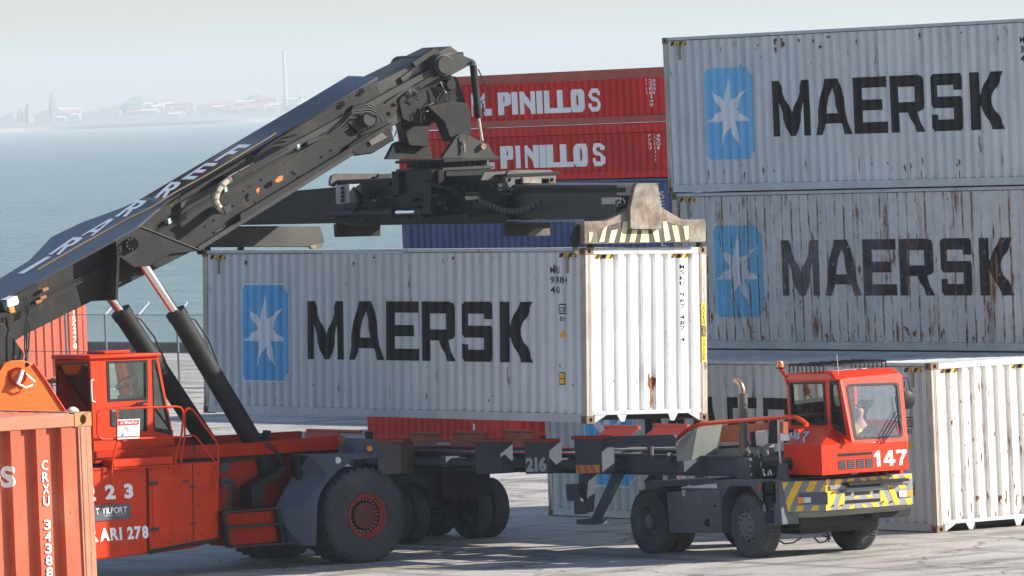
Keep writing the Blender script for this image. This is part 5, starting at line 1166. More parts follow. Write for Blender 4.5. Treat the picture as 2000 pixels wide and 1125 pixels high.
for i, (q, m) in enumerate((([(642, 866), (690, 864), (690, 927), (644, 928)], M_tg), ([(735, 865), (783, 863), (784, 925), (739, 927)], mat('trailer_brown_grey', (.14, .09, .085), .5, var=.2, dirt=.4, rust=.3)), ([(926, 864), (976, 863), (978, 925), (930, 927)], M_tg), ([(1023, 864), (1072, 863), (1073, 925), (1027, 926)], M_tg), ([(1121, 858), (1174, 857), (1176, 925), (1126, 925)], M_tg))):
    TX = solveX(q[0][0]+20, 900, 69.2)
    g = pT('guide_box', m, q, 'X', TX, TX+.26, bevel=.008)
    (x0, y0), (x1, y1) = q[0], q[1]
    pT('guide_cap', M_tr, [(x0-6, y0-6), (x1+6, y1-6), (x1+6, y1+1), (x0-6, y0+1)], 'X', TX-.02, TX+.14, g, bevel=.01)
    p, r = at(x1, y1+3, 'X', TX+.26), at(q[2][0], q[2][1], 'X', TX+.26)
    mb = MB(); mb.hexa([Vector((TX+.26, p.y, p.z)), Vector((TX+.62, p.y, p.z-.3)), Vector((TX+.62, p.y, r.z)), Vector((TX+.26, p.y, r.z))], [v+Vector((0, .72, 0)) for v in (Vector((TX+.26, p.y, p.z)), Vector((TX+.62, p.y, p.z-.3)), Vector((TX+.62, p.y, r.z)), Vector((TX+.26, p.y, r.z)))])
    mb.build('gusset', m, g)
    if i in (0, 3):
        A, B, T = at(x0+4, q[3][1]-4, 'X', TX-.008), at(x1-4, q[2][1]-4, 'X', TX-.008), at(x0+3, q[3][1]-33, 'X', TX-.008)
        lay(fit(packed('216', .05), 0, 1, 0, 1), 'lettering', mat('number_grey_white', (.55, .56, .60), .5, var=.05, dirt=.2), g, lambda u, v, A=A, B=B, T=T: A+(B-A)*u+(T-A)*v, world=True)
    if i == 4:
        A, B, T = at(x0+4, q[3][1]-1, 'X', TX-.006), at(x1-3, q[2][1]-1, 'X', TX-.006), at(x0+4, q[3][1]-17, 'X', TX-.006)
        rf = lambda u, v, A=A, B=B, T=T: A+(B-A)*u+(T-A)*v
        lay(poly_mesh([rect(0, 1, 0, 1)]), 'reflector', mat('reflector_orange', (.75, .33, .04), .4), g, rf, world=True)
        rf2 = lambda u, v, A=A, B=B, T=T: A+(B-A)*u+(T-A)*v+Vector((-.003, 0, 0))
        lay(poly_mesh([[[(k*.3+.13, 0), (k*.3+.28, 0), (k*.3+.13, 1), (k*.3-.02 if k else 0, 1)]] for k in range(3)]), 'reflector_stripe', mat('reflector_pink', (.70, .12, .10), .4), g, rf2, world=True)
TX = 69.2; X9 = solveX(900, 900, 69.8)
zb0, zb1 = at(900, 917, 'X', X9).z, at(900, 883, 'X', X9).z
for xx in (69.8, 71.05):
    mb = MB(); mb.box(xx, xx+.02, 100.2, 111.4, zb0, zb1).box(xx-.08, xx+.1, 100.2, 111.4, zb0-.02, zb0).box(xx-.08, xx+.1, 100.2, 111.4, zb1, zb1+.02); shear(mb).build('main_beam', M_tg, TR)
    shear(MB().box(xx-.1, xx-.08, 104.5, 111.4, zb1-.005, zb1+.025)).build('beam_edge', M_tr, TR)
for yy in (101.5, 103.6, 104.9, 106.4, 107.9, 109.4, 111.2): shear(MB().box(69.3, 71.6, yy, yy+.14, zb0+.08, zb1-.05)).build('cross_member', M_tg, TR)
shear(MB().tube((69.45, 104.3, zb0+.16), (69.45, 111.2, zb0+.16), .075, n=16)).build('air_tank', M_tg, TR)
for k in range(12): shear(MB().box(69.82, 71.05, 104.6+k*.55, 104.66+k*.55, zb1-.1, zb1-.02)).build('deck_bar', M_tg, TR)
pT('side_plate', M_tg, [(1175, 853), (1314, 849), (1319, 855), (1319, 871), (1177, 874)], 'X', TX-.25, TX-.19, bevel=.01)
pT('side_plate', M_alu, [(1193, 877), (1345, 873), (1345, 876), (1193, 881)], 'X', TX+.3, TX+.5)
MB().pipe([at(x, y, 'X', TX+.1) for x, y in ((1270, 872), (1271, 888), (1279, 900), (1292, 906), (1303, 901), (1309, 888))], .055, 10).build('hook_guide', M_tg, TR)
for q, m in (([(802, 851), (855, 847), (859, 851), (858, 879), (802, 879)], M_trb), ([(886, 865), (897, 848), (949, 846), (952, 855), (949, 881), (904, 885)], M_trb), ([(983, 858), (991, 844), (1042, 843), (1045, 851), (1035, 880), (990, 882)], M_trb),
             ([(1180, 853), (1185, 837), (1239, 834), (1246, 838), (1243, 854)], M_tr), ([(1276, 851), (1283, 832), (1335, 831), (1342, 835), (1337, 851)], M_tr), ([(598, 848), (600, 843), (640, 841), (655, 843), (703, 866), (690, 870), (605, 853)], M_tr)):
    XG = solveX(q[0][0], q[0][1], 71.65); dX = XG-71.65; a = [at(x, y, 'X', XG) for x, y in q]; zt_ = max(p.z for p in a); zl = min(p.z for p in a)
    def lean(p, o=0): return Vector((71.45+dX+.22*(p.z-zl)/(zt_-zl)+o, p.y, p.z))
    g = MB().hexa([lean(p) for p in a], [lean(p, .03) for p in a]).build('flared_guide', m, TR)
    MB().tube((71.68+dX, min(p.y for p in a), zt_-.01), (71.68+dX, max(p.y for p in a), zt_-.01), .035, n=10).build('rolled_edge', m, g)
    ym, yM = min(p.y for p in a), max(p.y for p in a); MB().box(71.5+dX, 71.75+dX, ym+.1, yM-.1, zb0, zl).build('guide_box', M_tg, TR)
pT('ladder_step', M_tg, [(1104, 946), (1132, 944), (1131, 978), (1107, 979)], 'X', TX+.05, TX+.2, bevel=.01)
for xx, dx in ((TX+.1, 0), (71.1, 1)):
    yl = at(1140, 930, 'X', TX+.1).y; L_ = pT('landing_leg', M_tg, [(1130, 926), (1150, 926), (1144, 1001), (1131, 1001)], 'X', TX+.1, TX+.26) if dx == 0 else MB().box(xx, xx+.16, yl-.16, yl+.12, .42, zb0).build('landing_leg', M_tg, TR)
    ob = MB(); p0, p1 = Vector((xx+.08, yl-.2, .5)), Vector((xx+.08, yl-.95, zb0)); ob.hexa([p0+Vector((-.05, .08, 0)), p0+Vector((.05, .08, 0)), p0+Vector((.05, -.1, 0)), p0+Vector((-.05, -.1, 0))], [p1+Vector((-.05, .12, 0)), p1+Vector((.05, .12, 0)), p1+Vector((.05, -.14, 0)), p1+Vector((-.05, -.14, 0))]); ob.build('brace', M_tg, L_)
    MB().box(xx-.08, xx+.24, yl-.3, yl+.16, .42, .50).build('foot', M_tg, L_)
for q in ([(1118, 950), (1127, 950), (1142, 1003), (1131, 1005), (1122, 1005), (1121, 995)],): pT('leg_arm', M_tg, q, 'X', TX, TX+.08)
pT('mud_flap', M_blk, [(1258, 940), (1268, 927), (1285, 926), (1285, 953), (1262, 953)], 'X', 70.2, 70.3)
# gooseneck cheek: two facets that turn towards the front
def facet(name, m, pts, parent=TR, th=.02):      # pts: (px,py,X)
    a = [at(x, y, 'X', X) for x, y, X in pts]; n = (a[1]-a[0]).cross(a[2]-a[0]).normalized(); return MB().hexa(a, [p+n*th for p in a]).build(name, m, parent)
facet('gooseneck_cheek', M_tgl, [(1320, 868, 69.2), (1362, 832, 69.42), (1346, 917, 69.42), (1322, 900, 69.2)])
facet('gooseneck_cheek', M_tgl, [(1363, 831, 69.43), (1411, 823, 69.9), (1394, 916, 69.9), (1347, 918, 69.43)])
facet('gooseneck_edge', M_alu, [(1409, 823, 69.89), (1412, 823, 69.91), (1396, 917, 69.91), (1392, 917, 69.89)])
pT('gooseneck_side', M_tgl, [(1395, 866), (1502, 860), (1502, 903), (1460, 909), (1395, 917)], 'X', 70.0, 70.1)
pT('gooseneck_back', M_trb, [(1400, 832), (1530, 824), (1530, 860), (1400, 866)], 'X', 71.2, 71.3)
pT('gooseneck_strip', M_blk, [(1397, 872), (1502, 866), (1502, 870), (1397, 877)], 'X', 69.98, 70.02)
MB().pipe([at(x, y, 'X', 69.4) for x, y in ((1316, 866), (1324, 856), (1340, 842), (1355, 833), (1370, 828), (1400, 825), (1450, 821), (1538, 814))]+[at(x, y, 'X', 69.5) for x, y in ((1552, 814), (1566, 821), (1577, 830))], .038, 12).build('guard_rail', M_trt, TR)
MB().box(69.9, 71.1, 99.6, 101.2, zb0-.25, zb0).build('kingpin_plate', M_blk, TR)
for Y in (109.5, 110.95):
    q0 = shf(Y)
    for X, sg_ in ((69.15, 1), (69.5, 1), (71.45, -1), (71.1, -1)): wheel(TR, (X+q0, Y, .525), .525, .3, 'X', sg_, .29, M_rimg, 'dish', 40, tread=False)
    MB().tube((69.4+q0, Y, .525), (71.2+q0, Y, .525), .07, n=14).build('axle', M_blk, TR)
    MB().box(69.75+q0, 69.9+q0, Y-.5, Y+.5, .62, zb0-.1).build('leaf_spring', M_blk, TR)
MB().box(69.2, 70.2, 109.0, 111.3, .75, zb0-.02).build('bogie_frame', M_blk, TR)

# ================================================================ tractor
M_tred = mat('tractor_red', (.66, .026, .002), .4, var=.1, dirt=.25, grime=.15, rust=.1, spec=.25, coat=.08)
M_tc = mat('chassis_grey', (.085, .095, .12), .45, var=.15, dirt=.35, grime=.3, rust=.12)
M_tcw = mat('chassis_worn', (.12, .12, .13), .5, var=.25, dirt=.45, rust=.35, grime=.35)
TK = thing('terminal_tractor', 'bright red terminal tractor numbered 147 with yellow and grey striped bumper', 'tractor', (70.4, 99.8, 0))
def pK(name, m, pts, ax, a, b, parent=TK, **k): return MB().px(pts, ax, a, b).build(name, m, parent, **k)
def plate(name, m, pts, o, n, t, parent=TK, holes=None, lift=0., **k):
    mb = MB(); n = n.normalized()
    loops = [pts]+(holes or [])
    es = []
    for l in loops:
        vs = [mb.bm.verts.new(at_plane(x, y, o, n)+n*lift) for x, y in l]; es += [mb.bm.edges.new((vs[i], vs[(i+1) % len(vs)])) for i in range(len(vs))]
    g = bmesh.ops.triangle_fill(mb.bm, edges=es, use_beauty=True, use_dissolve=False); fs = [f for f in g['geom'] if isinstance(f, bmesh.types.BMFace)]
    e = bmesh.ops.extrude_face_region(mb.bm, geom=fs)
    for v in e['geom']:
        if isinstance(v, bmesh.types.BMVert): v.co -= n*t
    return mb.build(name, m, parent, **k)
XL, XR = 70.1, 71.43
TL, BL = at(1639, 741, 'X', XL), at(1663, 864, 'X', XL); TRr, BRr = at(1760, 727, 'X', XR), at(1773, 861, 'X', XR)
yT, yB = (TL.y+TRr.y)/2, (BL.y+BRr.y)/2
fo = Vector((XL, yB, BL.z)); fn_ = Vector((1, 0, 0)).cross(Vector((0, yT-yB, TL.z-BL.z))).normalized()
if fn_.y > 0: fn_ = -fn_
wsh = [(1653, 757), (1656, 752), (1662, 750.5), (1746, 747.5), (1752, 748.7), (1755, 752), (1763, 848), (1761, 852), (1756, 853.5), (1680, 858), (1673, 858), (1669, 854)]
plate('cab_front', M_tred, [(1639, 746), (1648, 738), (1757, 728), (1762, 734), (1774, 861), (1663, 865)], fo, fn_, .05, holes=[wsh], bevel=.006)
fr = plate('windscreen_seal', M_blk, [(x+(1-2*(x < 1700))*1, y+(1-2*(y < 800))*1) for x, y in wsh], fo, fn_, .03, holes=[[(1657, 759), (1663, 754), (1747, 751), (1751, 755), (1759, 846), (1755, 850), (1679, 854), (1673, 851)]], lift=.006)
plate('windscreen', glass_mat('windscreen_glass', (.86, .90, .90), .05), wsh, fo, fn_, .006, fr, lift=-.02)
sw = [(1535, 740), (1539, 734), (1640, 741), (1664, 864), (1622, 835), (1541, 839)]
hw = [(1540, 747), (1609, 746), (1615, 830), (1545, 830)]; hq = [(1619, 741), (1635, 743), (1652, 852), (1623, 831)]
MB().pxh(sw, [hw, hq], 'X', XL, XL+.05).build('cab_side', M_tred, TK, bevel=.006)
for h, w in ((hw, .09), (hq, .2)):
    f_ = frame_px('window_frame', h, w, 'X', XL-.01, XL+.02, M_blk, TK); MB().px(h, 'X', XL+.022, XL+.028).build('pane', M_glass, f_)
yR = at(1537, 740, 'X', XL).y
zT, zBk = TL.z, at(1541, 839, 'X', XL).z
mb = MB()     # far side wall with window, rear wall with window
for y0, y1, z0, z1 in ((yT+.05, yT+.12, zBk, zT), (yR-.1, yR, zBk, zT), (yT+.12, yR-.1, zT-.12, zT), (yT+.12, yR-.1, zBk-.9, zBk+.1)): mb.box(XR-.05, XR, y0, y1, z0, z1)
mb.build('cab_far_side', M_tred, TK)
mb = MB(); mb.box(XL+.05, XL+.14, yR-.05, yR, zBk, zT).box(XR-.14, XR-.05, yR-.05, yR, zBk, zT).box(XL+.14, XR-.14, yR-.05, yR, zT-.14, zT).box(XL+.14, XR-.14, yR-.05, yR, zBk-.9, zBk+.08); mb.build('cab_rear', M_tred, TK)
# roof with sloped front brow
mb = MB(); r0, r1 = zT-.03, zT+.12
mb.hexa([Vector((XL-.03, yT-.02, r0)), Vector((XR+.02, yT-.02, r0)), Vector((XR+.02, yR+.03, r0)), Vector((XL-.03, yR+.03, r0))], [Vector((XL+.02, yT+.22, r1)), Vector((XR-.03, yT+.22, r1)), Vector((XR-.03, yR, r1-.03)), Vector((XL+.02, yR, r1-.03))])
rf = mb.build('cab_roof', M_tred, TK, bevel=.03)
wb = packed('147', .03); fit(wb, 0, 1, 0, 1); A = Vector((XL+.28, yT+.30, r1+.006)); lay(wb, 'lettering', M_white, rf, lambda u, v: A+Vector((.75*u, .35*v, 0)), world=True)
# roof rack
mb = MB(); zr_ = r1+.1; x0, x1, y0, y1 = XL+.02, XR-.05, yT+.4, yR-.05
for xx in (x0, x1): mb.pipe([(xx, y0, zr_), (xx, y1, zr_)], .014, 6)
for k in range(9): y = y0+(y1-y0)*k/8; mb.pipe([(x0, y, zr_), (x1, y, zr_)], .012, 6); mb.pipe([(x0, y, r1-.02), (x0, y, zr_)], .012, 6); mb.pipe([(x1, y, r1-.02), (x1, y, zr_)], .012, 6)
for k in range(7): x = x0+(x1-x0)*k/6; mb.pipe([(x, y0, zr_+.02), (x, y1, zr_+.02)], .012, 6)
mb.build('roof_rack', M_blk, TK)
bz = at(1526, 716, 'X', XL)
MB().pipe([Vector((XL, yR-.02, zT-.1)), Vector((XL, yR+.02, zT+.02)), Vector((XL-.02, bz.y, bz.z-.03))], .03, 8).build('beacon_bracket', M_tred, TK)
bb = MB().lathe((XL-.02, bz.y, bz.z-.03), 'Z', [(.085, 0), (.085, .02), (0, .021)], 20).build('beacon_base', M_blk, TK)
MB().lathe((XL-.02, bz.y, bz.z-.01), 'Z', [(.058, 0), (.055, .07), (.04, .1), (0, .11)], 20).build('beacon', mat('beacon_orange', (.85, .16, .01), .2, spec=.8), TK)
MB().pipe([(XL+.1, yT+.1, r1-.05), (XL+.08, yT+.1, r1+.28)], .006, 5).build('aerial', M_alu, TK)
# hood and lower front
Yh = yB-.02
hp = [(1604, 870), (1663, 865), (1773, 859), (1775, 917), (1610, 928)]
HD = pK('engine_cover', M_tred, hp, 'Y', Yh, Yh+.95, bevel=.015)
XH = at(1604, 870, 'Y', Yh).x
A1 = at(1604, 870, 'Y', Yh); B1 = Vector((XL-.005, at(1628, 834, 'X', XL).y, at(1628, 834, 'X', XL).z)); C1 = at(1663, 865, 'Y', Yh)
A2 = at(1530, 869, 'X', A1.x); A2.z = A1.z; B2 = Vector((B1.x, A2.y, B1.z)); yb_ = A2.y
mb = MB(); zl = at(1610, 928, 'Y', Yh).z
def fc(*p): mb.face([Vector(q) for q in p])
fc(A1, A2, B2, B1); fc(A1, B1, C1); fc(A1, (A1.x, A1.y, zl), (A2.x, A2.y, zl), A2); fc(A2, (A2.x, A2.y, zl), (B2.x, B2.y, zl), B2); fc(C1, B1, (B1.x, B2.y, B1.z), (B1.x, B2.y, zl), (B1.x, C1.y, zl)) ; fc((A1.x, A1.y, zl), (B1.x, A1.y, zl), (B1.x, B2.y, zl), (A2.x, A2.y, zl)); fc(A1, C1, (B1.x, A1.y+.001, zl), (A1.x, A1.y, zl))
hs = mb.build('side_cover', M_tred, TK, smooth=20, bevel=.01)
nn = (A2-A1).cross(B1-A1).normalized(); nn = nn if nn.z > 0 else -nn
def slope(x, y): return at_plane(x, y, A1, nn)+nn*.006
a_, b_, t_ = slope(1536, 861), slope(1577, 859), slope(1541, 845)
lay(poly_mesh(glyphs([('1', 0, .27), ('4', .29, .66), ('7', .68, 1.)], 0, 1)), 'lettering', mat('dull_white_lettering', (.55, .56, .6), .5), hs, lambda u, v: a_+(b_-a_)*u+(t_-a_)*v, world=True)
a2_, b2_, t2_ = at(1708, 911, 'Y', Yh-.006), at(1772, 907.5, 'Y', Yh-.006), at(1706.5, 881, 'Y', Yh-.006)
lay(poly_mesh(glyphs([('1', 0, .27), ('4', .29, .66), ('7', .68, 1.)], 0, 1)), 'lettering', M_white, HD, lambda u, v: a2_+(b2_-a2_)*u+(t2_-a2_)*v, world=True)
pK('grille_slot', M_blk, [(1637, 886), (1704, 882), (1704, 887.5), (1637, 892)], 'Y', Yh-.008, Yh+.02, HD)
for k in range(4):
    x = 1638+k*17.6; y = 899.5-k*1.3; gq = pK('grille', mat('grille_dark', (.03, .025, .022), .7, var=.5, scale=4), [(x, y), (x+14, y-1), (x+15, y+17), (x+1, y+18)], 'Y', Yh-.008, Yh+.02, HD)
    for j in range(4): pK('grille_bar', M_tcw, [(x+.5, y+3+j*4), (x+14, y+2+j*4), (x+14, y+3+j*4), (x+.5, y+4+j*4)], 'Y', Yh-.012, Yh-.008, gq)
MB().tube(slope(1571, 863)+Vector((0, 0, -.01)), slope(1571, 863)+Vector((-.01, 0, .05)), .02, n=8).build('bonnet_latch', M_alu, hs)
# bumper
pA, pB, pC = Vector((69.16, 98.80, 0)), Vector((at(1612, 960, 'Y', 98.30).x, 98.30, 0)), Vector((at(1783, 950, 'Y', 98.30).x, 98.30, 0))
zt1, zt0 = at(1700, 930.5, 'Y', 98.3).z, at(1700, 992, 'Y', 98.3).z; zf = at(1524, 940, 'X', 69.16).z; zf0 = at(1524, 1000, 'X', 69.16).z
M_bp = mat('bumper_grey', (.22, .23, .25), .5, var=.15, dirt=.4, rust=.25, flake=.15)
mb = MB(); ring = [pA, pB, pC, pC+Vector((0, .9, 0)), Vector((69.16, 99.2, 0))]
mb.hexa([Vector((p.x, p.y, zt0)) for p in ring], [Vector((p.x, p.y, zt1)) for p in ring]); BP = mb.build('bumper', M_bp, TK, bevel=.015)
mb = MB(); lo = [pA+Vector((.12, .15, 0)), pB+Vector((.1, .22, 0)), pC+Vector((-.05, .22, 0)), pC+Vector((-.05, .5, 0)), Vector((69.3, 99.2, 0))]
mb.hexa([Vector((p.x, p.y, zt0-.10)) for p in lo], [Vector((p.x, p.y, zt0-.003)) for p in ring]); mb.build('bumper_skirt', mat('skirt_grey', (.20, .20, .19), .5, var=.2, dirt=.4, rust=.2), BP)
nl = Vector((pB.y-pA.y, -(pB.x-pA.x), 0)).normalized(); nl = nl if nl.y < 0 else -nl; nf = Vector((0, -1, 0))
M_sy = mat('stripe_yellow', (.78, .47, .035), .45, var=.08, dirt=.35, rust=.25, grime=.12, flake=.05, scale=1.5)
zq = lambda l: [(1400+x/5, 900+y/5) for x, y in l]
for q in ([(612, 215), (700, 205), (628, 350), (614, 365)], [(765, 203), (840, 200), (715, 455), (712, 492), (636, 497), (634, 480)], [(910, 198), (985, 196), (935, 303), (862, 305)], [(1045, 222), (1056, 205), (1056, 300), (1005, 300)], [(790, 440), (855, 438), (838, 492), (765, 495)], [(942, 438), (1002, 436), (985, 486), (912, 489)]):
    plate('stripe', M_sy, zq(q), Vector((pA.x, pA.y, 1)), nl, .003, BP, lift=.004)
plate('lamp_plate', M_tc, zq([(800, 312), (1083, 308), (1085, 428), (800, 425)]), Vector((pA.x, pA.y, 1)), nl, .004, BP, lift=.008)
for q, m in (([(790, 355), (845, 355), (845, 415), (792, 418)], M_amb), ([(848, 358), (918, 355), (920, 408), (850, 412)], mat('lamp_glass', (.6, .62, .62), .12, spec=.9))): plate('headlamp', m, zq(q), Vector((pA.x, pA.y, 1)), nl, .01, BP, lift=.03)
for q in ([(1066, 185), (1102, 180), (1095, 262), (1120, 290), (1180, 285), (1112, 480), (1066, 488)], [(1155, 182), (1226, 177), (1206, 236), (1150, 240)], [(1282, 173), (1346, 168), (1335, 200), (1265, 205)], [(1398, 166), (1446, 163), (1472, 205), (1422, 207)], [(1482, 160), (1545, 156), (1590, 202), (1520, 206)],
          [(1592, 152), (1650, 148), (1695, 198), (1640, 205)], [(1702, 145), (1760, 141), (1795, 188), (1742, 196)], [(1817, 138), (1898, 132), (1905, 172), (1852, 182)], [(1215, 320), (1245, 320), (1250, 380), (1210, 468), (1180, 472), (1190, 400)],
          [(1590, 292), (1622, 287), (1680, 432), (1625, 444), (1598, 400)], [(1660, 242), (1715, 240), (1782, 402), (1785, 420), (1740, 430)], [(1768, 240), (1838, 234), (1850, 268), (1790, 275)], [(1832, 372), (1903, 362), (1900, 425), (1862, 430)],
          [(1345, 345), (1400, 340), (1385, 365), (1330, 370)], [(1450, 338), (1500, 330), (1530, 355), (1470, 360)], [(1300, 440), (1350, 425), (1340, 465), (1285, 470)], [(1410, 425), (1450, 422), (1480, 452), (1430, 458)], [(1500, 412), (1565, 405), (1590, 445), (1530, 452)]):
    plate('stripe', M_sy, zq(q), Vector((pB.x, 98.3, 1)), nf, .003, BP, lift=.004)
for q in ([(1250, 232), (1590, 206), (1590, 240), (1250, 262)], [(1256, 312), (1310, 306), (1310, 336), (1256, 342)], [(1345, 306), (1495, 296), (1495, 325), (1345, 335)], [(1530, 291), (1585, 288), (1585, 315), (1530, 319)], [(1256, 386), (1590, 366), (1590, 395), (1256, 420)]):
    plate('bumper_slot', mat('slot_black', (.012, .012, .012), .8), zq(q), Vector((pB.x, 98.3, 1)), nf, .004, BP, lift=.008)
for q in ([(1092, 242), (1250, 236), (1250, 272), (1100, 282)], [(1252, 268), (1612, 248), (1612, 276), (1252, 302)], [(1612, 215), (1880, 195), (1880, 215), (1612, 238)]):
    plate('bumper_bar', M_bp, zq(q), Vector((pB.x, 98.3, 1)), nf, .03, BP, lift=.035)
for q, m in (([(1772, 292), (1846, 288), (1848, 350), (1776, 354)], MATS['lamp_glass']), ([(1848, 288), (1902, 284), (1904, 344), (1850, 349)], M_amb)): plate('headlamp', m, zq(q), Vector((pB.x, 98.3, 1)), nf, .01, BP, lift=.025)
mb = MB()
for x, y in ((1215, 300), (1127, 312), (1132, 438), (1215, 435), (1695, 268), (1702, 398), (1620, 400)): o = at_plane(1400+x/5, 900+y/5, Vector((pB.x, 98.3, 1)), nf); mb.tube(o+Vector((0, -.03, 0)), o, .014, n=8)
mb.build('bumper_bolts', M_blk, BP)
pK('tow_bracket', M_blk, [(1700, 1000), (1780, 993), (1778, 1006), (1768, 1010), (1705, 1012)], 'Y', 98.6, 99.0)
# chassis
pK('front_wing', M_tc, [(1400, 938), (1519, 937), (1528, 1025), (1498, 1027), (1495, 990), (1466, 950), (1424, 950), (1409, 974), (1409, 1040), (1400, 1041)], 'X', 69.16, 69.5, bevel=.01)
for q in ([(1494, 940), (1509, 939), (1509, 963), (1494, 964)], [(1494, 968), (1509, 967), (1510, 992), (1495, 993)], [(1495, 997), (1510, 996), (1511, 1022), (1497, 1023)]): pK('step_well', M_blk, q, 'X', 69.15, 69.18)
pK('side_marker', mat('marker_brown', (.30, .09, .04), .4), [(1482, 943), (1486, 943), (1486, 959), (1482, 958)], 'X', 69.13, 69.16)
tk_ = pK('fuel_tank', M_tcw, [(1302, 961), (1404, 956), (1410, 1041), (1307, 1041)], 'X', 69.14, 69.75, bevel=.012)
MB().tube(at(1383, 1021, 'X', 69.12), at(1383, 1021, 'X', 69.15), .065, n=20).build('tank_cap', mat('slot_black', (.012, .012, .012), .8), tk_); MB().tube(at(1396, 988, 'X', 69.12), at(1396, 988, 'X', 69.15), .022, n=14).build('tank_bolt', M_blk, tk_)
pK('tank_notch', M_alu, [(1331, 957), (1337, 957), (1338, 968), (1333, 970)], 'X', 69.13, 69.16, tk_)
mb = MB(); mb.box(69.95, 70.1, 98.9, 103.4, .62, .92).box(70.75, 70.9, 98.9, 103.4, .62, .92); mb.build('frame_rail', M_blk, TK)
MB().box(69.6, 71.2, 98.8, 101.2, .45, .75).box(69.75, 71.1, 99.0, 100.6, .36, .48).build('engine_sump', M_blk, TK, bevel=.03)
pK('cross_beam', M_tcw, [(1640, 1010), (1702, 1003), (1702, 1016), (1640, 1020)], 'Y', 98.9, 99.0)
for p in ([(1520, 1055), (1532, 1062), (1550, 1060), (1565, 1050)], [(1590, 1050), (1600, 1060), (1612, 1058), (1620, 1045), (1618, 1058)], [(1616, 1040), (1618, 1056), (1622, 1052), (1608, 1046)]): MB().pipe([at(x, y, 'Y', 99.3) for x, y in p], .014, 6).build('hose', M_hose, TK)
pK('rear_wing', M_tc, [(1258, 962), (1262, 940), (1300, 938), (1400, 934), (1400, 944), (1300, 950), (1275, 958)], 'X', 69.6, 70.1)
MB().box(69.7, 71.2, 101.0, 103.6, .92, 1.0).build('fifth_wheel_deck', M_tcw, TK)
# wheels
cr_ = at(1264, 1019, 'X', 69.08); Rr = .525
for X, s, st in ((69.08, 1, 'dish'), (69.44, 1, 'dish'), (71.55, -1, 'dish'), (71.19, -1, 'dish')): wheel(TK, (X, cr_.y, Rr), Rr, .30, 'X', s, .30, M_rimg, st, 48)
cf = at(1460, 1028, 'X', 69.14); Rf = .525
wheel(TK, (69.14, cf.y, Rf), Rf, .32, 'X', 1, .30, M_rimg, 'truck', 56)
wheel(TK, (71.4, cf.y-.05, Rf), Rf, .32, 'X', -1, .30, M_rimg, 'truck', 56)
for y in (cf.y, cr_.y): MB().tube((69.5, y, .5), (71.2, y, .5), .08, n=14).build('axle', M_blk, TK)
# exhaust, filter, lamps
ex = MB().tube(at(1454, 886, 'X', 69.75), at(1450, 768, 'X', 69.75), .082, n=24).build('exhaust', mat('exhaust_steel', (.13, .125, .12), .4, metal=.5, dirt=.5, rust=.25, scale=2), TK)
MB().pipe([at(x, y, 'X', 69.75) for x, y in ((1450, 770), (1450, 760), (1447, 751), (1441, 745), (1436, 743))], .047, 14).build('exhaust_tip', mat('heat_brown_steel', (.34, .22, .14), .35, metal=.6, rust=.3, scale=3), ex)
MB().tube(at(1455, 925, 'X', 69.75), at(1454, 886, 'X', 69.75), .045, n=16).build('exhaust_pipe', M_cast, ex)
pK('battery_box', M_tc, [(1438, 896), (1462, 894), (1466, 936), (1440, 938)], 'X', 69.55, 69.85, bevel=.015)
pK('engine_block', M_blk, [(1462, 890), (1530, 880), (1540, 940), (1465, 942)], 'X', 70.2, 70.6, bevel=.02)
for k in range(9):
    x = 1462+k*6; MB().pipe([at(x, 880+7*(k % 3), 'X', 69.7), at(x+5, 900, 'X', 69.8), at(x+(14 if k % 2 else 3), 930, 'X', 69.7)], .018+.006*(k % 3), 6).build('hose', (M_alu, M_hose, M_tc)[k % 3], TK)
pK('work_lamp', M_alu, [(1474, 842), (1495, 840), (1498, 846), (1498, 868), (1490, 873), (1476, 871)], 'X', 69.6, 69.75, bevel=.02)
pK('lamp_housing', M_blk, [(1465, 844), (1475, 842), (1476, 871), (1467, 869)], 'X', 69.62, 69.75)
pK('splash_board', M_blk, [(1502, 816), (1507, 812), (1519, 812), (1519, 866), (1500, 866)], 'X', 69.5, 69.54, bevel=.008)
MB().pipe([at(x, y, 'X', 69.45) for x, y in ((1520, 813), (1521, 860), (1525, 906), (1526, 935))], .018, 8).build('grab_rail', M_alu, TK)
pK('step_post', M_tc, [(1521, 905), (1528, 905), (1532, 937), (1516, 938)], 'X', 69.3, 69.4)
pK('side_lamp', M_lamp, [(1523, 847), (1533, 849), (1535, 861), (1524, 862)], 'X', 69.4, 69.48, bevel=.01)
ac = at(1557, 905, 'Y', 98.9)
MB().lathe(ac, 'Y', [(0, 0), (.10, .0), (.135, .02), (.14, .05), (.14, .5), (.12, .54), (.12, .8), (0, .8)], 32).build('air_cleaner', M_blk, TK, smooth=35)
# wipers, mirror, driver
for pts in ([(1712, 866), (1747, 805), (1750, 804)], [(1718, 868), (1754, 806)], [(1724, 867), (1758, 812)], [(1746, 775), (1751, 805), (1758, 840)]):
    MB().pipe([at_plane(x, y, fo, fn_)+fn_*.03 for x, y in pts], .008, 6).build('wiper', M_blk, TK)
MB().pipe([at(x, y, 'Y', 98.75) for x, y in ((1762, 739), (1772, 738), (1776, 755), (1780, 775), (1779, 812), (1771, 830))], .008, 6).build('mirror_arm', M_blk, TK)
MB().lathe(at(1774, 781, 'Y', 98.7), 'Y', [(0, 0), (.12, 0), (.15, .015), (.15, .03), (.06, .06), (0, .06)], 24).build('mirror', M_blk, TK)
sx, sy, szz = 71.08, 98.9, zBk-.50
MB().box(sx-.24, sx+.24, sy-.1, sy+.38, szz-.1, szz).box(sx-.24, sx+.24, sy+.34, sy+.46, szz, szz+.62).build('seat', M_seat, TK, bevel=.05)
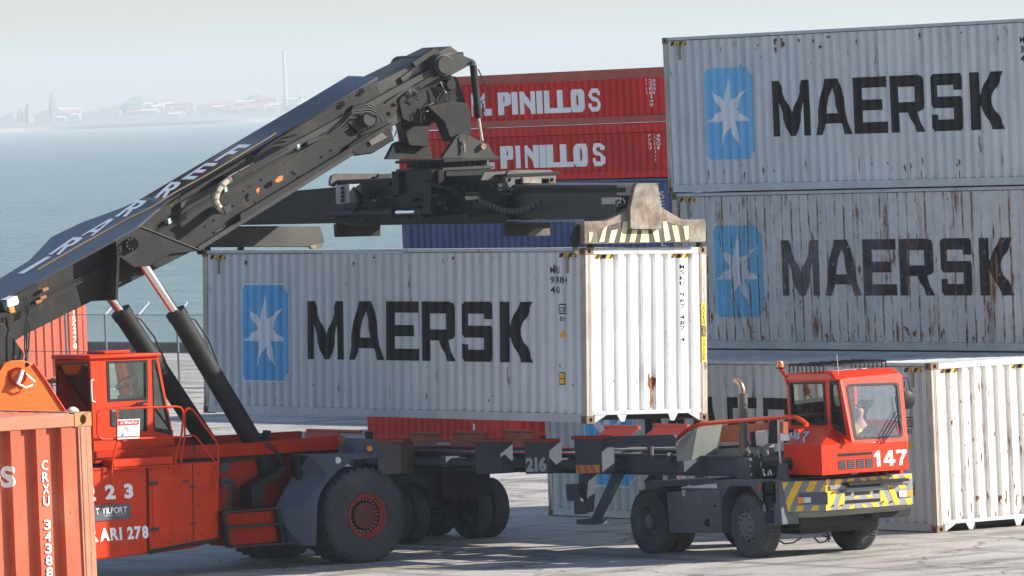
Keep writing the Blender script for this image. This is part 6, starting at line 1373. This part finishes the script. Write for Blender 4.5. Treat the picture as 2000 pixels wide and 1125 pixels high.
MB().box(XL+.1, XR-.1, yB+.08, yB+.18, zBk-.6, zBk-.26).build('dashboard', M_blk, TK, bevel=.03)
MB().box(XL+.06, XR-.06, yB+.06, yR-.06, zBk-.9, zBk-.85).build('cab_floor', M_blk, TK)
# the driver: one skinned body with clothing and hair
def person(name, label, loc, joints, edges, radii, skin, parts):
    me = bpy.data.meshes.new(name); me.from_pydata([Vector(j) for j in joints], edges, []); o = bpy.data.objects.new(name, me); COL.objects.link(o)
    md = o.modifiers.new('skin', 'SKIN'); md.use_smooth_shade = True
    sv = me.skin_vertices[0].data
    for i, r in enumerate(radii): sv[i].radius = r
    sv[0].use_root = True
    ss = o.modifiers.new('sub', 'SUBSURF'); ss.levels = 2; ss.render_levels = 2
    return o
M_skin = mat('skin', (.42, .24, .16), .55, var=.05)
M_vest = mat('hi_vis_yellow', (.75, .80, .10), .6, var=.06)
M_cloth = mat('dark_cloth', (.05, .055, .07), .85)
def skinned(name, m, js, es, rs, parent=None):
    me = bpy.data.meshes.new(name); me.from_pydata([Vector(j) for j in js], es, []); o = bpy.data.objects.new(name, me); COL.objects.link(o)
    if not me.skin_vertices:
        pass
    md = o.modifiers.new('skin', 'SKIN')
    for i, r in enumerate(rs): me.skin_vertices[0].data[i].radius = r
    me.skin_vertices[0].data[0].use_root = True
    o.modifiers.new('sub', 'SUBSURF').render_levels = 2
    dg = bpy.context.evaluated_depsgraph_get(); me2 = bpy.data.meshes.new_from_object(o.evaluated_get(dg)); bpy.data.objects.remove(o)
    me2.materials.clear(); me2.materials.append(m); me2.polygons.foreach_set('use_smooth', [True]*len(me2.polygons))
    o = bpy.data.objects.new(name, me2); COL.objects.link(o)
    if parent: o.parent = parent; o.matrix_parent_inverse = parent.matrix_world.inverted()
    return o
hx, hy, hz_ = sx, sy+.2, szz+.02
js = [(hx, hy, hz_+.05), (hx, hy+.04, hz_+.28), (hx, hy+.03, hz_+.5), (hx, hy, hz_+.60), (hx, hy-.03, hz_+.72), (hx, hy-.04, hz_+.80),
      (hx-.19, hy+.02, hz_+.48), (hx-.24, hy-.12, hz_+.26), (hx-.12, hy-.36, hz_+.32), (hx-.08, hy-.45, hz_+.36),
      (hx+.19, hy+.02, hz_+.48), (hx+.25, hy-.12, hz_+.26), (hx+.12, hy-.36, hz_+.32), (hx+.08, hy-.45, hz_+.36),
      (hx-.1, hy-.42, hz_+.02), (hx-.1, hy-.55, hz_-.38), (hx-.1, hy-.68, hz_-.42), (hx+.1, hy-.42, hz_+.02), (hx+.1, hy-.55, hz_-.38), (hx+.1, hy-.68, hz_-.42)]
es = [(0, 1), (1, 2), (2, 3), (3, 4), (4, 5), (2, 6), (6, 7), (7, 8), (8, 9), (2, 10), (10, 11), (11, 12), (12, 13), (0, 14), (14, 15), (15, 16), (0, 17), (17, 18), (18, 19)]
rs = [(.14, .12), (.14, .11), (.16, .11), (.055, .055), (.085, .10), (.07, .08), (.06, .06), (.048, .048), (.035, .035), (.035, .02), (.06, .06), (.048, .048), (.035, .035), (.035, .02), (.08, .08), (.055, .055), (.05, .04), (.08, .08), (.055, .055), (.05, .04)]
me = bpy.data.meshes.new('tmp')
DR = skinned('person', M_skin, js, es, rs)
DR['label'] = 'person in a yellow vest sitting at the wheel behind the windscreen of the red tractor'; DR['category'] = 'person'
v = skinned('vest', M_vest, [(hx, hy, hz_+.08), (hx, hy+.035, hz_+.3), (hx, hy+.03, hz_+.5)], [(0, 1), (1, 2)], [(.155, .135), (.155, .125), (.175, .12)], DR)
skinned('trousers', M_cloth, [js[0], js[14], js[15], js[17], js[18]], [(0, 1), (1, 2), (0, 3), (3, 4)], [(.15, .13), (.09, .09), (.065, .065), (.09, .09), (.065, .065)], DR)
skinned('cap', M_cloth, [(hx, hy-.02, hz_+.80), (hx, hy-.03, hz_+.85)], [(0, 1)], [(.085, .10), (.06, .07)], DR)
sw_c = Vector((sx, sy-.25, hz_+.35)); qq = Matrix.Rotation(R_(-40), 3, 'X').transposed()
MB().pipe([sw_c+qq@Vector((.2*math.cos(t*.3927), .2*math.sin(t*.3927), 0)) for t in range(16)], .015, 6, True).pipe([sw_c, sw_c+qq@Vector((0, 0, -.3))], .02).build('steering_wheel', M_blk, TK)

# ================================================================ haze
mb = MB(); f = lambda x, y, z: _view(x, y, z)
mb.hexa([f(-2600, -320, -4.7), f(2600, -320, -4.7), f(2600, 11200, -4.7), f(-2600, 11200, -4.7)], [f(-2600, -320, 96), f(2600, -320, 96), f(2600, 11200, 96), f(-2600, 11200, 96)])
hm = bpy.data.materials.new('haze_air'); hm.use_nodes = True; nt = hm.node_tree; nt.nodes.remove(nt.nodes['Principled BSDF'])
pv = N(nt, 'ShaderNodeVolumePrincipled'); pv.inputs['Color'].default_value = (.84, .93, 1, 1); pv.inputs['Density'].default_value = .000135; pv.inputs['Anisotropy'].default_value = 0
nt.links.new(pv.outputs[0], nt.nodes['Material Output'].inputs['Volume'])
hz_o = mb.build('haze', hm, kind='stuff', smooth=0)
